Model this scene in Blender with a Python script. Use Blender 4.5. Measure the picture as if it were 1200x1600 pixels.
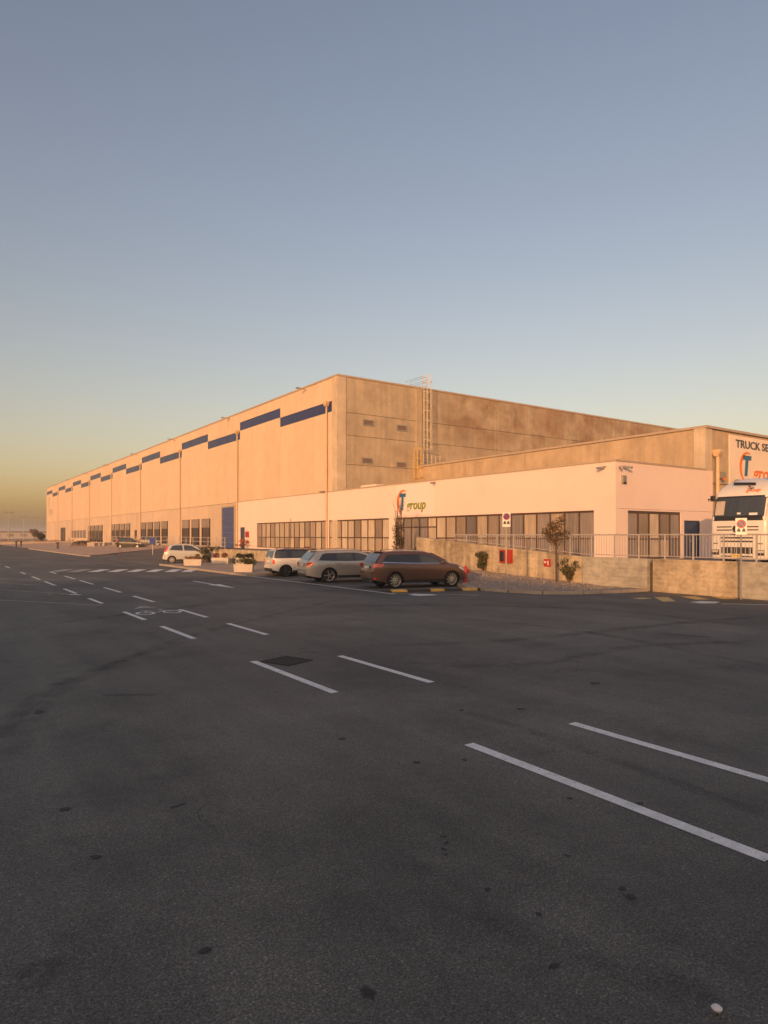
import bpy, bmesh, math, random
from mathutils import Vector, Matrix, noise as mnoise
R = math.radians
sc = bpy.context.scene
for o in list(bpy.data.objects): bpy.data.objects.remove(o)
COL = sc.collection

# ---------------------------------------------------------------- camera, sky, sun, exposure
# world axes follow the building: +Y runs along its long lit facade, +X along its end walls; camera stands at the origin
YAW, FPX, CAM_H, HOR = R(34.7), 1035.0, 2.1, 837.0
cam_d = bpy.data.cameras.new('camera'); cam = bpy.data.objects.new('camera', cam_d); COL.objects.link(cam)
cam.location = (0, 0, CAM_H); cam.rotation_euler = (R(90), 0, -YAW)
cam_d.sensor_fit = 'VERTICAL'; cam_d.sensor_height = 32.0; cam_d.lens = 32.0*FPX/1600
cam_d.shift_y = (HOR-800)/1600
cam_d.clip_start = 0.1; cam_d.clip_end = 8000
sc.camera = cam

SUN_EL, SUN_PHI = R(8.0), R(36)          # low evening sun behind the camera to the left
to_sun = Vector((-math.cos(SUN_PHI)*math.cos(SUN_EL), -math.sin(SUN_PHI)*math.cos(SUN_EL), math.sin(SUN_EL)))
w = bpy.data.worlds.new('World'); sc.world = w; w.use_nodes = True
nt = w.node_tree; nt.nodes.clear()
sky = nt.nodes.new('ShaderNodeTexSky'); sky.sky_type = 'NISHITA'; sky.sun_disc = False
sky.sun_elevation = SUN_EL; sky.sun_rotation = math.atan2(to_sun.x, to_sun.y)
sky.altitude = 0; sky.air_density = 1.3; sky.dust_density = 2.2; sky.ozone_density = 1.0
bg = nt.nodes.new('ShaderNodeBackground'); bg.inputs['Strength'].default_value = 0.15
out = nt.nodes.new('ShaderNodeOutputWorld')
wbm = nt.nodes.new('ShaderNodeMix'); wbm.data_type = 'RGBA'; wbm.blend_type = 'MULTIPLY'; wbm.inputs['Factor'].default_value = 1
wbm.inputs['B'].default_value = (1.115, .925, .985, 1)          # the phone's warm white balance, over the whole sky
nt.links.new(sky.outputs[0], wbm.inputs['A']); nt.links.new(wbm.outputs['Result'], bg.inputs[0]); nt.links.new(bg.outputs[0], out.inputs[0])
sun_d = bpy.data.lights.new('sun', 'SUN'); sun_d.energy = 3.0; sun_d.angle = R(0.53); sun_d.color = (1.0, 0.50, 0.20)
sun = bpy.data.objects.new('sun', sun_d); COL.objects.link(sun)
sun.rotation_euler = to_sun.to_track_quat('Z', 'Y').to_euler(); sun.location = (-40, -40, 40)
vs = sc.view_settings; vs.view_transform = 'Standard'; vs.look = 'None'; vs.exposure = 0.36; vs.gamma = 1.0
vs.use_curve_mapping = False
sc.cycles.max_bounces = 6

# ---------------------------------------------------------------- helpers
S_, C_ = math.sin(YAW), math.cos(YAW)
def gp(px, py, z=0.0):                    # where a sight line meets the level z
    D = FPX*(CAM_H-z)/(py-HOR); t = (px-600)/FPX
    return (D*(S_+C_*t), D*(C_-S_*t))

def thing(name, label, cat, loc=(0, 0, 0), rz=0.0, group=None):
    o = bpy.data.objects.new(name, None); COL.objects.link(o); o.empty_display_size = .2
    o.location = loc; o.rotation_euler = (0, 0, rz)
    o['label'] = label; o['category'] = cat
    if group: o['group'] = group
    return o
def tag(o, label, cat, group=None):
    o['label'] = label; o['category'] = cat
    if group: o['group'] = group
    return o
def struct(o): o['kind'] = 'structure'; return o
def stuff(o, label=None):
    o['kind'] = 'stuff'
    if label: o['label'] = label
    return o
def new_obj(name, me, parent=None, loc=(0, 0, 0), rot=None, scale=None):
    o = bpy.data.objects.new(name, me); COL.objects.link(o); o.location = loc
    if rot: o.rotation_euler = rot
    if scale: o.scale = scale
    if parent: o.parent = parent
    return o
def copy_tree(o, parent=None):
    c = o.copy(); COL.objects.link(c); c.parent = parent
    for ch in o.children: copy_tree(ch, c)
    return c

class MB:
    def __init__(s): s.v = []; s.f = []
    def add(s, vs, fs):
        b = len(s.v); s.v += [tuple(p) for p in vs]; s.f += [tuple(i+b for i in f) for f in fs]; return s
    def box(s, x0, x1, y0, y1, z0, z1):
        return s.add([(x0,y0,z0),(x1,y0,z0),(x1,y1,z0),(x0,y1,z0),(x0,y0,z1),(x1,y0,z1),(x1,y1,z1),(x0,y1,z1)],
                     [(0,3,2,1),(4,5,6,7),(0,1,5,4),(1,2,6,5),(2,3,7,6),(3,0,4,7)])
    def cbox(s, c, size, rz=0.0):
        hx, hy, hz = size[0]/2, size[1]/2, size[2]/2; ca, sa = math.cos(rz), math.sin(rz)
        vs = []
        for z in (-hz, hz):
            for x, y in ((-hx,-hy),(hx,-hy),(hx,hy),(-hx,hy)):
                vs.append((c[0]+x*ca-y*sa, c[1]+x*sa+y*ca, c[2]+z))
        return s.add(vs, [(0,3,2,1),(4,5,6,7),(0,1,5,4),(1,2,6,5),(2,3,7,6),(3,0,4,7)])
    def prism(s, pts, axis, a0, a1):       # polygon in the other two axes, extruded along axis
        n = len(pts)
        def p3(p, a):
            if axis == 'x': return (a, p[0], p[1])
            if axis == 'y': return (p[0], a, p[1])
            return (p[0], p[1], a)
        vs = [p3(p, a0) for p in pts]+[p3(p, a1) for p in pts]
        fs = [tuple(range(n-1, -1, -1)), tuple(range(n, 2*n))]+[(i, (i+1) % n, n+(i+1) % n, n+i) for i in range(n)]
        return s.add(vs, fs)
    def tube(s, pts, r, n=6, caps=True):
        pts = [Vector(p) for p in pts]; rs = r if isinstance(r, (list, tuple)) else [r]*len(pts)
        vs = []; fs = []
        d0 = (pts[1]-pts[0]).normalized()
        u = d0.orthogonal().normalized()
        for i, p in enumerate(pts):
            d = (pts[min(i+1, len(pts)-1)]-pts[max(i-1, 0)]).normalized()
            u = (u-d*u.dot(d)).normalized(); w_ = d.cross(u)
            for k in range(n):
                a = 2*math.pi*k/n; vs.append(p+(u*math.cos(a)+w_*math.sin(a))*rs[i])
        for i in range(len(pts)-1):
            for k in range(n):
                fs.append((i*n+k, i*n+(k+1) % n, (i+1)*n+(k+1) % n, (i+1)*n+k))
        if caps:
            fs.append(tuple(range(n-1, -1, -1))); fs.append(tuple((len(pts)-1)*n+k for k in range(n)))
        return s.add(vs, fs)
    def lathe(s, prof, n=24, axis='z', c=(0, 0, 0), caps=True):   # prof: (radius, height)
        vs = []; fs = []
        for (r, h) in prof:
            for k in range(n):
                a = 2*math.pi*k/n; x, y = r*math.cos(a), r*math.sin(a)
                q = (x, y, h) if axis == 'z' else ((x, h, y) if axis == 'y' else (h, x, y))
                vs.append((q[0]+c[0], q[1]+c[1], q[2]+c[2]))
        m = len(prof)
        for i in range(m-1):
            for k in range(n): fs.append((i*n+k, i*n+(k+1) % n, (i+1)*n+(k+1) % n, (i+1)*n+k))
        if caps and prof[0][0] > 1e-5: fs.append(tuple(range(n)))
        if caps and prof[-1][0] > 1e-5: fs.append(tuple((m-1)*n+k for k in range(n)))
        return s.add(vs, fs)
    def grid(s, rows):
        m, n = len(rows), len(rows[0]); vs = [p for r in rows for p in r]
        return s.add(vs, [(i*n+j, i*n+j+1, (i+1)*n+j+1, (i+1)*n+j) for i in range(m-1) for j in range(n-1)])
    def mesh(s, name, mat, off=(0, 0, 0), smooth=None, bevel=0.0, fix=False):
        me = bpy.data.meshes.new(name)
        me.from_pydata([(p[0]-off[0], p[1]-off[1], p[2]-off[2]) for p in s.v], [], s.f)
        if fix or bevel:
            bm = bmesh.new(); bm.from_mesh(me)
            if fix:
                bmesh.ops.remove_doubles(bm, verts=bm.verts, dist=1e-5)
                bmesh.ops.recalc_face_normals(bm, faces=bm.faces)
            if bevel: bmesh.ops.bevel(bm, geom=list(bm.edges), offset=bevel, segments=2, affect='EDGES', profile=.5)
            bm.to_mesh(me); bm.free()
        if smooth is not None:
            me.polygons.foreach_set('use_smooth', [True]*len(me.polygons))
            me.set_sharp_from_angle(angle=R(smooth))
        me.materials.append(mat); me.update()
        return me
    def build(s, name, mat, parent=None, world=True, smooth=None, bevel=0.0, fix=False):
        off = tuple(parent.location) if (parent is not None and world) else (0, 0, 0)
        if parent is not None and parent.parent is not None and world:
            off = tuple(Vector(off)+parent.parent.location)
        return new_obj(name, s.mesh(name, mat, off, smooth, bevel, fix), parent)
def B(*a): return MB().box(*a)

# ---------------------------------------------------------------- materials
MATS = {}
def nn(nt, t, **kw):
    n = nt.nodes.new(t)
    for k, v in kw.items():
        if k.startswith('i_'): n.inputs[k[2:].replace('_', ' ')].default_value = v
        else: setattr(n, k, v)
    return n
def base(name):
    m = bpy.data.materials.new(name); m.use_nodes = True; nt = m.node_tree
    p = nt.nodes['Principled BSDF']; MATS[name] = m
    return m, nt, p
def coords(nt, rnd=True, world=False):
    tc = nn(nt, 'ShaderNodeTexCoord')
    if world:
        g = nn(nt, 'ShaderNodeNewGeometry'); return g.outputs['Position']
    if not rnd: return tc.outputs['Object']
    oi = nn(nt, 'ShaderNodeObjectInfo')
    mm = nn(nt, 'ShaderNodeMath', operation='MULTIPLY'); mm.inputs[1].default_value = 61.7
    nt.links.new(oi.outputs['Random'], mm.inputs[0])
    va = nn(nt, 'ShaderNodeVectorMath', operation='ADD')
    nt.links.new(tc.outputs['Object'], va.inputs[0]); nt.links.new(mm.outputs[0], va.inputs[1])
    return va.outputs[0]
def noise_(nt, vec, scale, detail=4, rough=.55, stretch=None):
    if stretch:
        mp = nn(nt, 'ShaderNodeMapping'); mp.inputs['Scale'].default_value = stretch
        nt.links.new(vec, mp.inputs[0]); vec = mp.outputs[0]
    n = nn(nt, 'ShaderNodeTexNoise'); n.inputs['Scale'].default_value = scale
    n.inputs['Detail'].default_value = detail; n.inputs['Roughness'].default_value = rough
    nt.links.new(vec, n.inputs['Vector']); return n.outputs['Fac']
def ramp(nt, fac, stops):
    r = nn(nt, 'ShaderNodeValToRGB'); e = r.color_ramp.elements
    while len(e) < len(stops): e.new(.5)
    for el, (p, c) in zip(e, stops):
        el.position = p; el.color = (c, c, c, 1) if isinstance(c, (int, float)) else (*c, 1)
    nt.links.new(fac, r.inputs[0]); return r.outputs[0]
def mixc(nt, a, b, fac, mode='MIX'):
    m = nn(nt, 'ShaderNodeMix', data_type='RGBA', blend_type=mode)
    for s, v in ((m.inputs['A'], a), (m.inputs['B'], b)):
        if hasattr(v, 'links'): nt.links.new(v, s)
        else: s.default_value = (*v, 1) if len(v) == 3 else v
    if hasattr(fac, 'links'): nt.links.new(fac, m.inputs['Factor'])
    else: m.inputs['Factor'].default_value = fac
    return m.outputs['Result']
def bump(nt, p, h, strength=.3, dist=.01):
    b = nn(nt, 'ShaderNodeBump'); b.inputs['Strength'].default_value = strength; b.inputs['Distance'].default_value = dist
    nt.links.new(h, b.inputs['Height']); nt.links.new(b.outputs[0], p.inputs['Normal'])
def scale_c(c, k): return tuple(min(1, x*k) for x in c)
def pm(name, col, rough=.6, var=.12, scale=3.0, metal=0.0, spec=.5, bmp=0.0, bscale=60, coat=0.0, rnd=0.0, stretch=None):
    m, nt, p = base(name)
    p.inputs['Roughness'].default_value = rough; p.inputs['Metallic'].default_value = metal
    p.inputs['Specular IOR Level'].default_value = spec
    if coat: p.inputs['Coat Weight'].default_value = coat; p.inputs['Coat Roughness'].default_value = .03
    v = coords(nt)
    c = mixc(nt, scale_c(col, 1-var), scale_c(col, 1+var), ramp(nt, noise_(nt, v, scale, 5, .6, stretch), [(.3, 0.), (.7, 1.)]))
    if rnd:
        oi = nn(nt, 'ShaderNodeObjectInfo')
        c = mixc(nt, c, ramp(nt, oi.outputs['Random'], [(0, 1-rnd), (1, 1.)]), 1.0, 'MULTIPLY')
    nt.links.new(c, p.inputs['Base Color'])
    if bmp: bump(nt, p, noise_(nt, v, bscale, 3), bmp)
    return m
def leafm(name, c0, c1):
    m, nt, p = base(name); g = nn(nt, 'ShaderNodeNewGeometry')
    c = mixc(nt, c0, c1, g.outputs['Random Per Island']); nt.links.new(c, p.inputs['Base Color'])
    p.inputs['Roughness'].default_value = .6; p.inputs['Specular IOR Level'].default_value = .25
    return m

def asphalt():
    m, nt, p = base('asphalt'); v = coords(nt, False)
    big = noise_(nt, v, .16, 5, .6); mid = noise_(nt, v, 1.1, 5, .65); fine = noise_(nt, v, 85, 3, .85)
    lanes = noise_(nt, v, .55, 4, .6, (2.2, .22, 1))           # worn along the driving direction
    c = mixc(nt, (.087, .081, .069), (.172, .161, .137), ramp(nt, big, [(.3, 0.), (.7, 1.)]))
    c = mixc(nt, c, ramp(nt, mid, [(.25, .62), (.5, 1.), (.75, 1.22)]), .85, 'MULTIPLY')
    c = mixc(nt, c, ramp(nt, lanes, [(.3, .72), (.7, 1.15)]), .85, 'MULTIPLY')
    c = mixc(nt, c, ramp(nt, noise_(nt, v, .42, 6, .7), [(.36, .6), (.52, 1.)]), .8, 'MULTIPLY')
    c = mixc(nt, c, ramp(nt, fine, [(.32, .3), (.5, 1.), (.66, 2.2)]), .8, 'MULTIPLY')
    vs_ = nn(nt, 'ShaderNodeTexVoronoi'); vs_.inputs['Scale'].default_value = 95; nt.links.new(v, vs_.inputs['Vector'])
    sx = nn(nt, 'ShaderNodeSeparateColor'); nt.links.new(vs_.outputs['Color'], sx.inputs[0])
    c = mixc(nt, c, ramp(nt, sx.outputs[0], [(0., .45), (.5, .9), (.85, 1.15), (1., 1.9)]), .65, 'MULTIPLY')   # stones in the tarmac
    ve = nn(nt, 'ShaderNodeTexVoronoi', feature='DISTANCE_TO_EDGE'); ve.inputs['Scale'].default_value = .38
    wa = nn(nt, 'ShaderNodeVectorMath', operation='ADD'); ws_ = nn(nt, 'ShaderNodeVectorMath', operation='SCALE'); ws_.inputs['Scale'].default_value = .5
    nz = nn(nt, 'ShaderNodeTexNoise'); nz.inputs['Scale'].default_value = 2.2; nz.inputs['Detail'].default_value = 6; nt.links.new(v, nz.inputs['Vector'])
    nt.links.new(nz.outputs['Color'], ws_.inputs[0]); nt.links.new(v, wa.inputs[0]); nt.links.new(ws_.outputs[0], wa.inputs[1]); nt.links.new(wa.outputs[0], ve.inputs['Vector'])
    cr = ramp(nt, ve.outputs['Distance'], [(0., .35), (.0022, .5), (.005, 1.)])
    c = mixc(nt, c, cr, ramp(nt, noise_(nt, v, .22, 3), [(.52, 0.), (.6, .9)]), 'MULTIPLY')                      # hair cracks here and there
    # small dark spills and tar blots
    vo = nn(nt, 'ShaderNodeTexVoronoi'); vo.inputs['Scale'].default_value = .62; vo.inputs['Randomness'].default_value = 1
    wob = noise_(nt, v, 6, 4); va = nn(nt, 'ShaderNodeVectorMath', operation='ADD'); mp = nn(nt, 'ShaderNodeVectorMath', operation='SCALE')
    mp.inputs['Scale'].default_value = .28; nt.links.new(wob, mp.inputs[0]); nt.links.new(v, va.inputs[0]); nt.links.new(mp.outputs[0], va.inputs[1])
    nt.links.new(va.outputs[0], vo.inputs['Vector'])
    spot = ramp(nt, vo.outputs['Distance'], [(.0, .45), (.055, .6), (.085, 1.)])
    gate = ramp(nt, noise_(nt, v, .35, 2), [(.5, 0.), (.56, 1.)])
    c = mixc(nt, c, spot, gate, 'MULTIPLY')
    nt.links.new(c, p.inputs['Base Color'])
    r = ramp(nt, mid, [(.3, .62), (.7, .82)]); nt.links.new(r, p.inputs['Roughness'])
    p.inputs['Specular IOR Level'].default_value = .4
    bump(nt, p, noise_(nt, v, 150, 3, .8), .18, .004)
    return m
def concrete(name, col, dark=.62, streak=.7, st=(1.3, 1.3, .13), blot=.35, boards=False, mould=None):
    m, nt, p = base(name); v = coords(nt); vw = coords(nt, world=True)
    c = mixc(nt, scale_c(col, .82), scale_c(col, 1.12), ramp(nt, noise_(nt, v, .8, 6, .65), [(.3, 0.), (.7, 1.)]))
    c = mixc(nt, c, ramp(nt, noise_(nt, vw, 1.6, 5, .6, st), [(.32, dark), (.58, 1.)]), streak, 'MULTIPLY')
    c = mixc(nt, c, ramp(nt, noise_(nt, vw, .33, 6, .7), [(.3, .6), (.55, 1.)]), blot, 'MULTIPLY')
    c = mixc(nt, c, ramp(nt, noise_(nt, v, 30, 3, .7), [(.3, .8), (.7, 1.12)]), .5, 'MULTIPLY')
    if boards: c = mixc(nt, c, ramp(nt, noise_(nt, vw, 2.6, 6, .72, (1, 1, 1.6)), [(.33, .52), (.55, 1.05)]), .7, 'MULTIPLY')
    if boards:                                              # shutter-board prints
        wv = nn(nt, 'ShaderNodeTexWave', wave_type='BANDS', bands_direction='Z'); wv.inputs['Scale'].default_value = 1.9
        wv.inputs['Distortion'].default_value = .5; wv.inputs['Detail'].default_value = 2
        nt.links.new(vw, wv.inputs['Vector'])
        c = mixc(nt, c, ramp(nt, wv.outputs['Fac'], [(0., .62), (.14, 1.)]), ramp(nt, noise_(nt, vw, .9, 3), [(.4, 0.), (.65, .6)]), 'MULTIPLY')
    if mould:                                               # weather blackening with a ragged patch of its own
        sp = nn(nt, 'ShaderNodeSeparateXYZ'); nt.links.new(vw, sp.inputs[0])
        a = nn(nt, 'ShaderNodeMapRange'); a.inputs[1].default_value, a.inputs[2].default_value = mould[0], mould[1]
        nt.links.new(sp.outputs['Z'], a.inputs[0])
        b = nn(nt, 'ShaderNodeMapRange'); b.inputs[1].default_value, b.inputs[2].default_value = mould[2], mould[3]
        nt.links.new(sp.outputs['X'], b.inputs[0])
        mu = nn(nt, 'ShaderNodeMath', operation='MULTIPLY'); nt.links.new(a.outputs[0], mu.inputs[0]); nt.links.new(b.outputs[0], mu.inputs[1])
        mu2 = nn(nt, 'ShaderNodeMath', operation='MULTIPLY'); nt.links.new(mu.outputs[0], mu2.inputs[0])
        nt.links.new(ramp(nt, noise_(nt, vw, .3, 6, .68, (1, 1, 1.3)), [(.36, 0.), (.6, 1.)]), mu2.inputs[1])
        c = mixc(nt, c, (.66, .54, .47, 1), mu2.outputs[0], 'MULTIPLY')
    nt.links.new(c, p.inputs['Base Color']); p.inputs['Roughness'].default_value = .88; p.inputs['Specular IOR Level'].default_value = .25
    bump(nt, p, noise_(nt, v, 14, 5, .7), .35, .01)
    return m
def panelm(name, col, rnd=.06):
    m, nt, p = base(name); v = coords(nt); vw = coords(nt, world=True); oi = nn(nt, 'ShaderNodeObjectInfo')
    c = mixc(nt, scale_c(col, .94), scale_c(col, 1.05), ramp(nt, noise_(nt, v, .7, 4), [(.3, 0.), (.7, 1.)]))
    c = mixc(nt, c, ramp(nt, noise_(nt, vw, 1.1, 5, .6, (2, 2, .1)), [(.3, .9), (.6, 1.)]), .45, 'MULTIPLY')
    c = mixc(nt, c, ramp(nt, oi.outputs['Random'], [(0, 1-rnd), (1, 1.)]), 1., 'MULTIPLY')
    nt.links.new(c, p.inputs['Base Color']); p.inputs['Roughness'].default_value = .8; p.inputs['Specular IOR Level'].default_value = .3
    return m
def glassm(name, c0, c1, rough=.04):
    m, nt, p = base(name); oi = nn(nt, 'ShaderNodeObjectInfo'); v = coords(nt)
    c = mixc(nt, c0, c1, oi.outputs['Random'])
    c = mixc(nt, c, ramp(nt, noise_(nt, v, 1.2, 3, .5, (1, 5, .5)), [(.3, .65), (.7, 1.2)]), .7, 'MULTIPLY')
    nt.links.new(c, p.inputs['Base Color']); p.inputs['Roughness'].default_value = .35
    p.inputs['Coat Weight'].default_value = 1; p.inputs['Coat Roughness'].default_value = rough; p.inputs['Coat IOR'].default_value = 1.6
    return m
def blotm():
    m, nt, p = base('tar_blot'); tc = nn(nt, 'ShaderNodeTexCoord'); v = coords(nt)
    ln = nn(nt, 'ShaderNodeVectorMath', operation='LENGTH'); nt.links.new(tc.outputs['Object'], ln.inputs[0])
    ad = nn(nt, 'ShaderNodeMath', operation='ADD'); nt.links.new(ln.outputs['Value'], ad.inputs[0]); nt.links.new(noise_(nt, v, 1.6, 5, .65), ad.inputs[1])
    nt.links.new(ramp(nt, ad.outputs[0], [(.0, .92), (.7, .85), (1.05, 0.)]), p.inputs['Alpha'])
    p.inputs['Base Color'].default_value = (.03, .027, .026, 1); p.inputs['Roughness'].default_value = .7
def markm():
    m, nt, p = base('tyre_mark'); at = nn(nt, 'ShaderNodeAttribute', attribute_name='a'); v = coords(nt)
    mu = nn(nt, 'ShaderNodeMath', operation='MULTIPLY'); nt.links.new(at.outputs['Fac'], mu.inputs[0]); nt.links.new(ramp(nt, noise_(nt, v, 2.2, 5, .7), [(.38, .0), (.7, .42)]), mu.inputs[1])
    nt.links.new(mu.outputs[0], p.inputs['Alpha']); p.inputs['Base Color'].default_value = (.035, .032, .032, 1); p.inputs['Roughness'].default_value = .65
def paintm(name, col, lo=.30, hi=.40):
    m, nt, p = base(name); v = coords(nt)
    c = mixc(nt, scale_c(col, .78), scale_c(col, 1.08), ramp(nt, noise_(nt, v, 7, 5, .7), [(.3, 0.), (.65, 1.)]))
    c = mixc(nt, c, ramp(nt, noise_(nt, v, 55, 3, .7), [(.3, .7), (.6, 1.)]), .8, 'MULTIPLY')
    nt.links.new(c, p.inputs['Base Color']); p.inputs['Roughness'].default_value = .7
    nt.links.new(ramp(nt, noise_(nt, v, 22, 6, .75), [(lo, 0.), (hi, 1.)]), p.inputs['Alpha'])
blotm(); markm(); asphalt()
M = MATS
panelm('panel', (.66, .51, .375)); panelm('base_panel', (.60, .475, .37), .12)
concrete('end_concrete', (.47, .385, .28), dark=.72, streak=.6, mould=(9.5, 13.5, 40, 47))
concrete('workshop_concrete', (.50, .385, .265), dark=.8)
concrete('corner_concrete', (.60, .50, .38), dark=.85)
concrete('wall_concrete', (.58, .475, .335), boards=True, dark=.5, streak=.75, blot=.8)
concrete('shaded_concrete', (.50, .47, .40), boards=True, dark=.75)  # grey sections of the retaining wall: cast shade put into the concrete's colour
concrete('kerb_stone', (.40, .35, .30), dark=.85, st=(1, 1, 1))
pm('plaster', (.78, .625, .555), .75, .035, .5, spec=.3)
pm('plaster_pink', (.80, .68, .64), .7, .03); pm('sign_white', (.78, .66, .55), .6, .05, .6)
pm('joint', (.20, .15, .11), .9); pm('coping', (.42, .33, .25), .5, .08); pm('roof_grey', (.3, .28, .26), .8)
pm('brown_frame', (.085, .050, .034), .45, .2, 2); pm('navy', (.028, .034, .135), .25, .1, 1, rnd=.15)
pm('door_blue', (.060, .085, .22), .45, .12, 2); pm('dark_blue', (.040, .055, .11), .45, .1)
glassm('pane', (.24, .18, .135), (.50, .40, .29)); glassm('pane_dark', (.15, .13, .125), (.33, .275, .245)); glassm('pane_curtain', (.46, .38, .29), (.64, .53, .40))  # pane_dark is lightened grey-pink: the sky's reflection put into the glass colour
glassm('car_glass', (.012, .013, .014), (.02, .02, .02)); glassm('car_glass_grey', (.035, .04, .04), (.05, .055, .05))
pm('pipe', (.56, .40, .25), .45, .1); pm('galv', (.36, .34, .31), .5, .15, 6, metal=.5); pm('rail_paint', (.42, .39, .37), .5, .15, 4)
pm('dark_metal', (.035, .032, .03), .5, .2); pm('dock_grey', (.27, .225, .19), .7, .15, rnd=.15); pm('dock_black', (.03, .024, .02), .8, .2)
pm('dock_door', (.085, .065, .055), .55, .2, rnd=.3)
paintm('paint_white', (.87, .86, .83), .31, .40); paintm('paint_worn', (.55, .53, .50), .36, .5); paintm('stripe_yellow', (.82, .56, .20), .27, .36)
pm('paint_faint', (.36, .32, .27), .8, .3, 4); pm('paint_yellow_faint', (.48, .33, .13), .8, .3, 4)
pm('stain', (.022, .020, .019), .75, .3, 12); pm('stain_soft', (.042, .038, .037), .8, .3, 12)
pm('gravel_base', (.31, .25, .20), .95, .25, 12, bmp=.8, bscale=35); pm('stone', (.38, .31, .25), .9, .25, 3)
pm('paver', (.40, .31, .235), .9, .2, 1.2, bmp=.3, bscale=25); pm('apron', (.46, .345, .265), .92, .18, .5, bmp=.4, bscale=15)
pm('ground', (.24, .19, .14), .95, .25, .05); pm('yard', (.22, .19, .165), .9, .15, .4)
pm('red', (.42, .035, .02), .4, .1); pm('red_dark', (.30, .03, .02), .45, .15); pm('sign_blue', (.03, .06, .25), .4, .05); pm('white_enamel', (.75, .73, .70), .4, .06)
pm('text_dark', (.05, .06, .075), .5, .05); pm('text_blue', (.03, .13, .24), .45, .08); pm('text_orange', (.72, .18, .02), .5, .08); pm('text_green', (.20, .26, .015), .5, .08); pm('text_grey', (.55, .45, .38), .6)
pm('rubber', (.018, .017, .016), .8, .2); pm('alloy', (.55, .53, .50), .3, .1, metal=.85); pm('alloy_dark', (.10, .10, .10), .4, .1, metal=.6)
pm('bark', (.095, .062, .042), .9, .3, 20, bmp=.5, bscale=30); pm('bark_red', (.15, .065, .04), .9, .3, 20)
leafm('leaf_autumn', (.07, .06, .022), (.20, .10, .035)); leafm('leaf_olive', (.05, .06, .022), (.13, .11, .04)); leafm('leaf_dark', (.022, .028, .012), (.07, .065, .025))
leafm('leaf_red', (.12, .018, .015), (.22, .05, .03)); leafm('leaf_dry', (.16, .09, .04), (.28, .16, .07)); leafm('leaf_orange', (.36, .10, .03), (.5, .2, .06))
pm('terracotta', (.54, .48, .41), .8, .08, 3); pm('black_plastic', (.02, .02, .02), .45, .2)
pm('lamp_red', (.70, .03, .018), .18, .1, coat=.8); pm('lamp_clear', (.6, .58, .55), .15, .05, coat=.8)
pm('carpaint_brown', (.128, .073, .056), .3, .04, metal=.4, coat=.9); pm('carpaint_silver', (.46, .44, .41), .35, .04, metal=.6, coat=.9)
pm('carpaint_white', (.60, .59, .57), .35, .03, coat=.9); pm('carpaint_pale', (.46, .46, .45), .35, .03, coat=.9); pm('carpaint_black', (.02, .02, .021), .3, .05, coat=.9)
pm('carpaint_grey', (.10, .10, .105), .35, .04, metal=.4, coat=.8)
pm('truck_white', (.74, .69, .63), .35, .04, coat=.6); pm('chrome', (.7, .7, .7), .15, .05, metal=1.0); pm('plate_yellow', (.7, .5, .1), .5)
pm('far_pale', (.42, .36, .30), .9, .1); pm('far_brown', (.17, .12, .085), .9, .2)
# ---------------------------------------------------------------- the setting: ground, road, pavements
def sheet(name, pts, mat):
    m = MB(); m.add(pts, [tuple(range(len(pts)))]); o = m.build(name, mat, fix=True); return struct(o)
def flat(name, pts, z, mat): return sheet(name, [(x, y, z) for x, y in pts], mat)
gm = MB(); gx = [-3500, -600, -100, 0, 60, 200, 700, 3500]; gy = [-1500, -200, 0, 60, 130, 260, 600, 1600, 4500]
gm.grid([[(x, y, -.03) for x in gx] for y in gy]); struct(gm.build('ground', M['ground'], fix=True))
road = flat('road', [(-60, -60), (24, -60), (24, 74), (13.2, 74), (13.2, 420), (-60, 420)], 0.0, M['asphalt'])

# painted markings, each a thin sheet on the road
def mark(name, pts, mat='paint_white', z=.004):
    cx = sum(p[0] for p in pts)/len(pts); cy = sum(p[1] for p in pts)/len(pts)
    m = MB(); m.add([(x-cx, y-cy, 0) for x, y in pts], [tuple(range(len(pts)))])
    me = m.mesh(name, M[mat], fix=True)
    if me.polygons[0].normal.z < 0: me.flip_normals()
    return new_obj(name, me, road, (cx, cy, z))
def bar(name, p, q, w_, mat='paint_white', z=.004):
    d = Vector((q[0]-p[0], q[1]-p[1])).normalized(); n = Vector((-d.y, d.x))*w_/2
    return mark(name, [(p[0]+n.x, p[1]+n.y), (q[0]+n.x, q[1]+n.y), (q[0]-n.x, q[1]-n.y), (p[0]-n.x, p[1]-n.y)], mat, z)
rg = random.Random(4)
for (a, b) in [(2.11, 5.0), (7.65, 10.35), (13.3, 15.55), (16.95, 19.1), (21.8, 23.9), (26.1, 28.7), (30.9, 33.8), (35.3, 38.2), (40.9, 43.2), (49.2, 52.1), (56, 58.5), (62, 65)]:
    bar('lane_dash', (4.5, a), (4.5, b), .125)
for (a, b) in [(1.9, 4.9), (7.4, 9.95), (12.95, 15.15), (16.6, 18.8), (21.4, 23.9), (25.7, 28.5), (30.6, 33.6), (34.9, 37.7), (40.4, 42.9)]:
    bar('lane_dash', (5.95, a), (5.95, b), .125)
# crossing stripes across the mouth of the yard
dv, rv = Vector((S_, C_)), Vector((C_, -S_))
for k, px in enumerate([95, 125, 155, 184.5, 213.5, 242.5, 271, 296]):
    c = Vector(gp(px, 891.6)); L, W = 2.9, .62; sh = rv*(-.22)
    mark('crossing_stripe', [tuple(c+dv*L/2-rv*W/2+sh), tuple(c+dv*L/2+rv*W/2+sh), tuple(c-dv*L/2+rv*W/2-sh), tuple(c-dv*L/2-rv*W/2-sh)], 'paint_worn' if k < 2 else 'paint_white')
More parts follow.
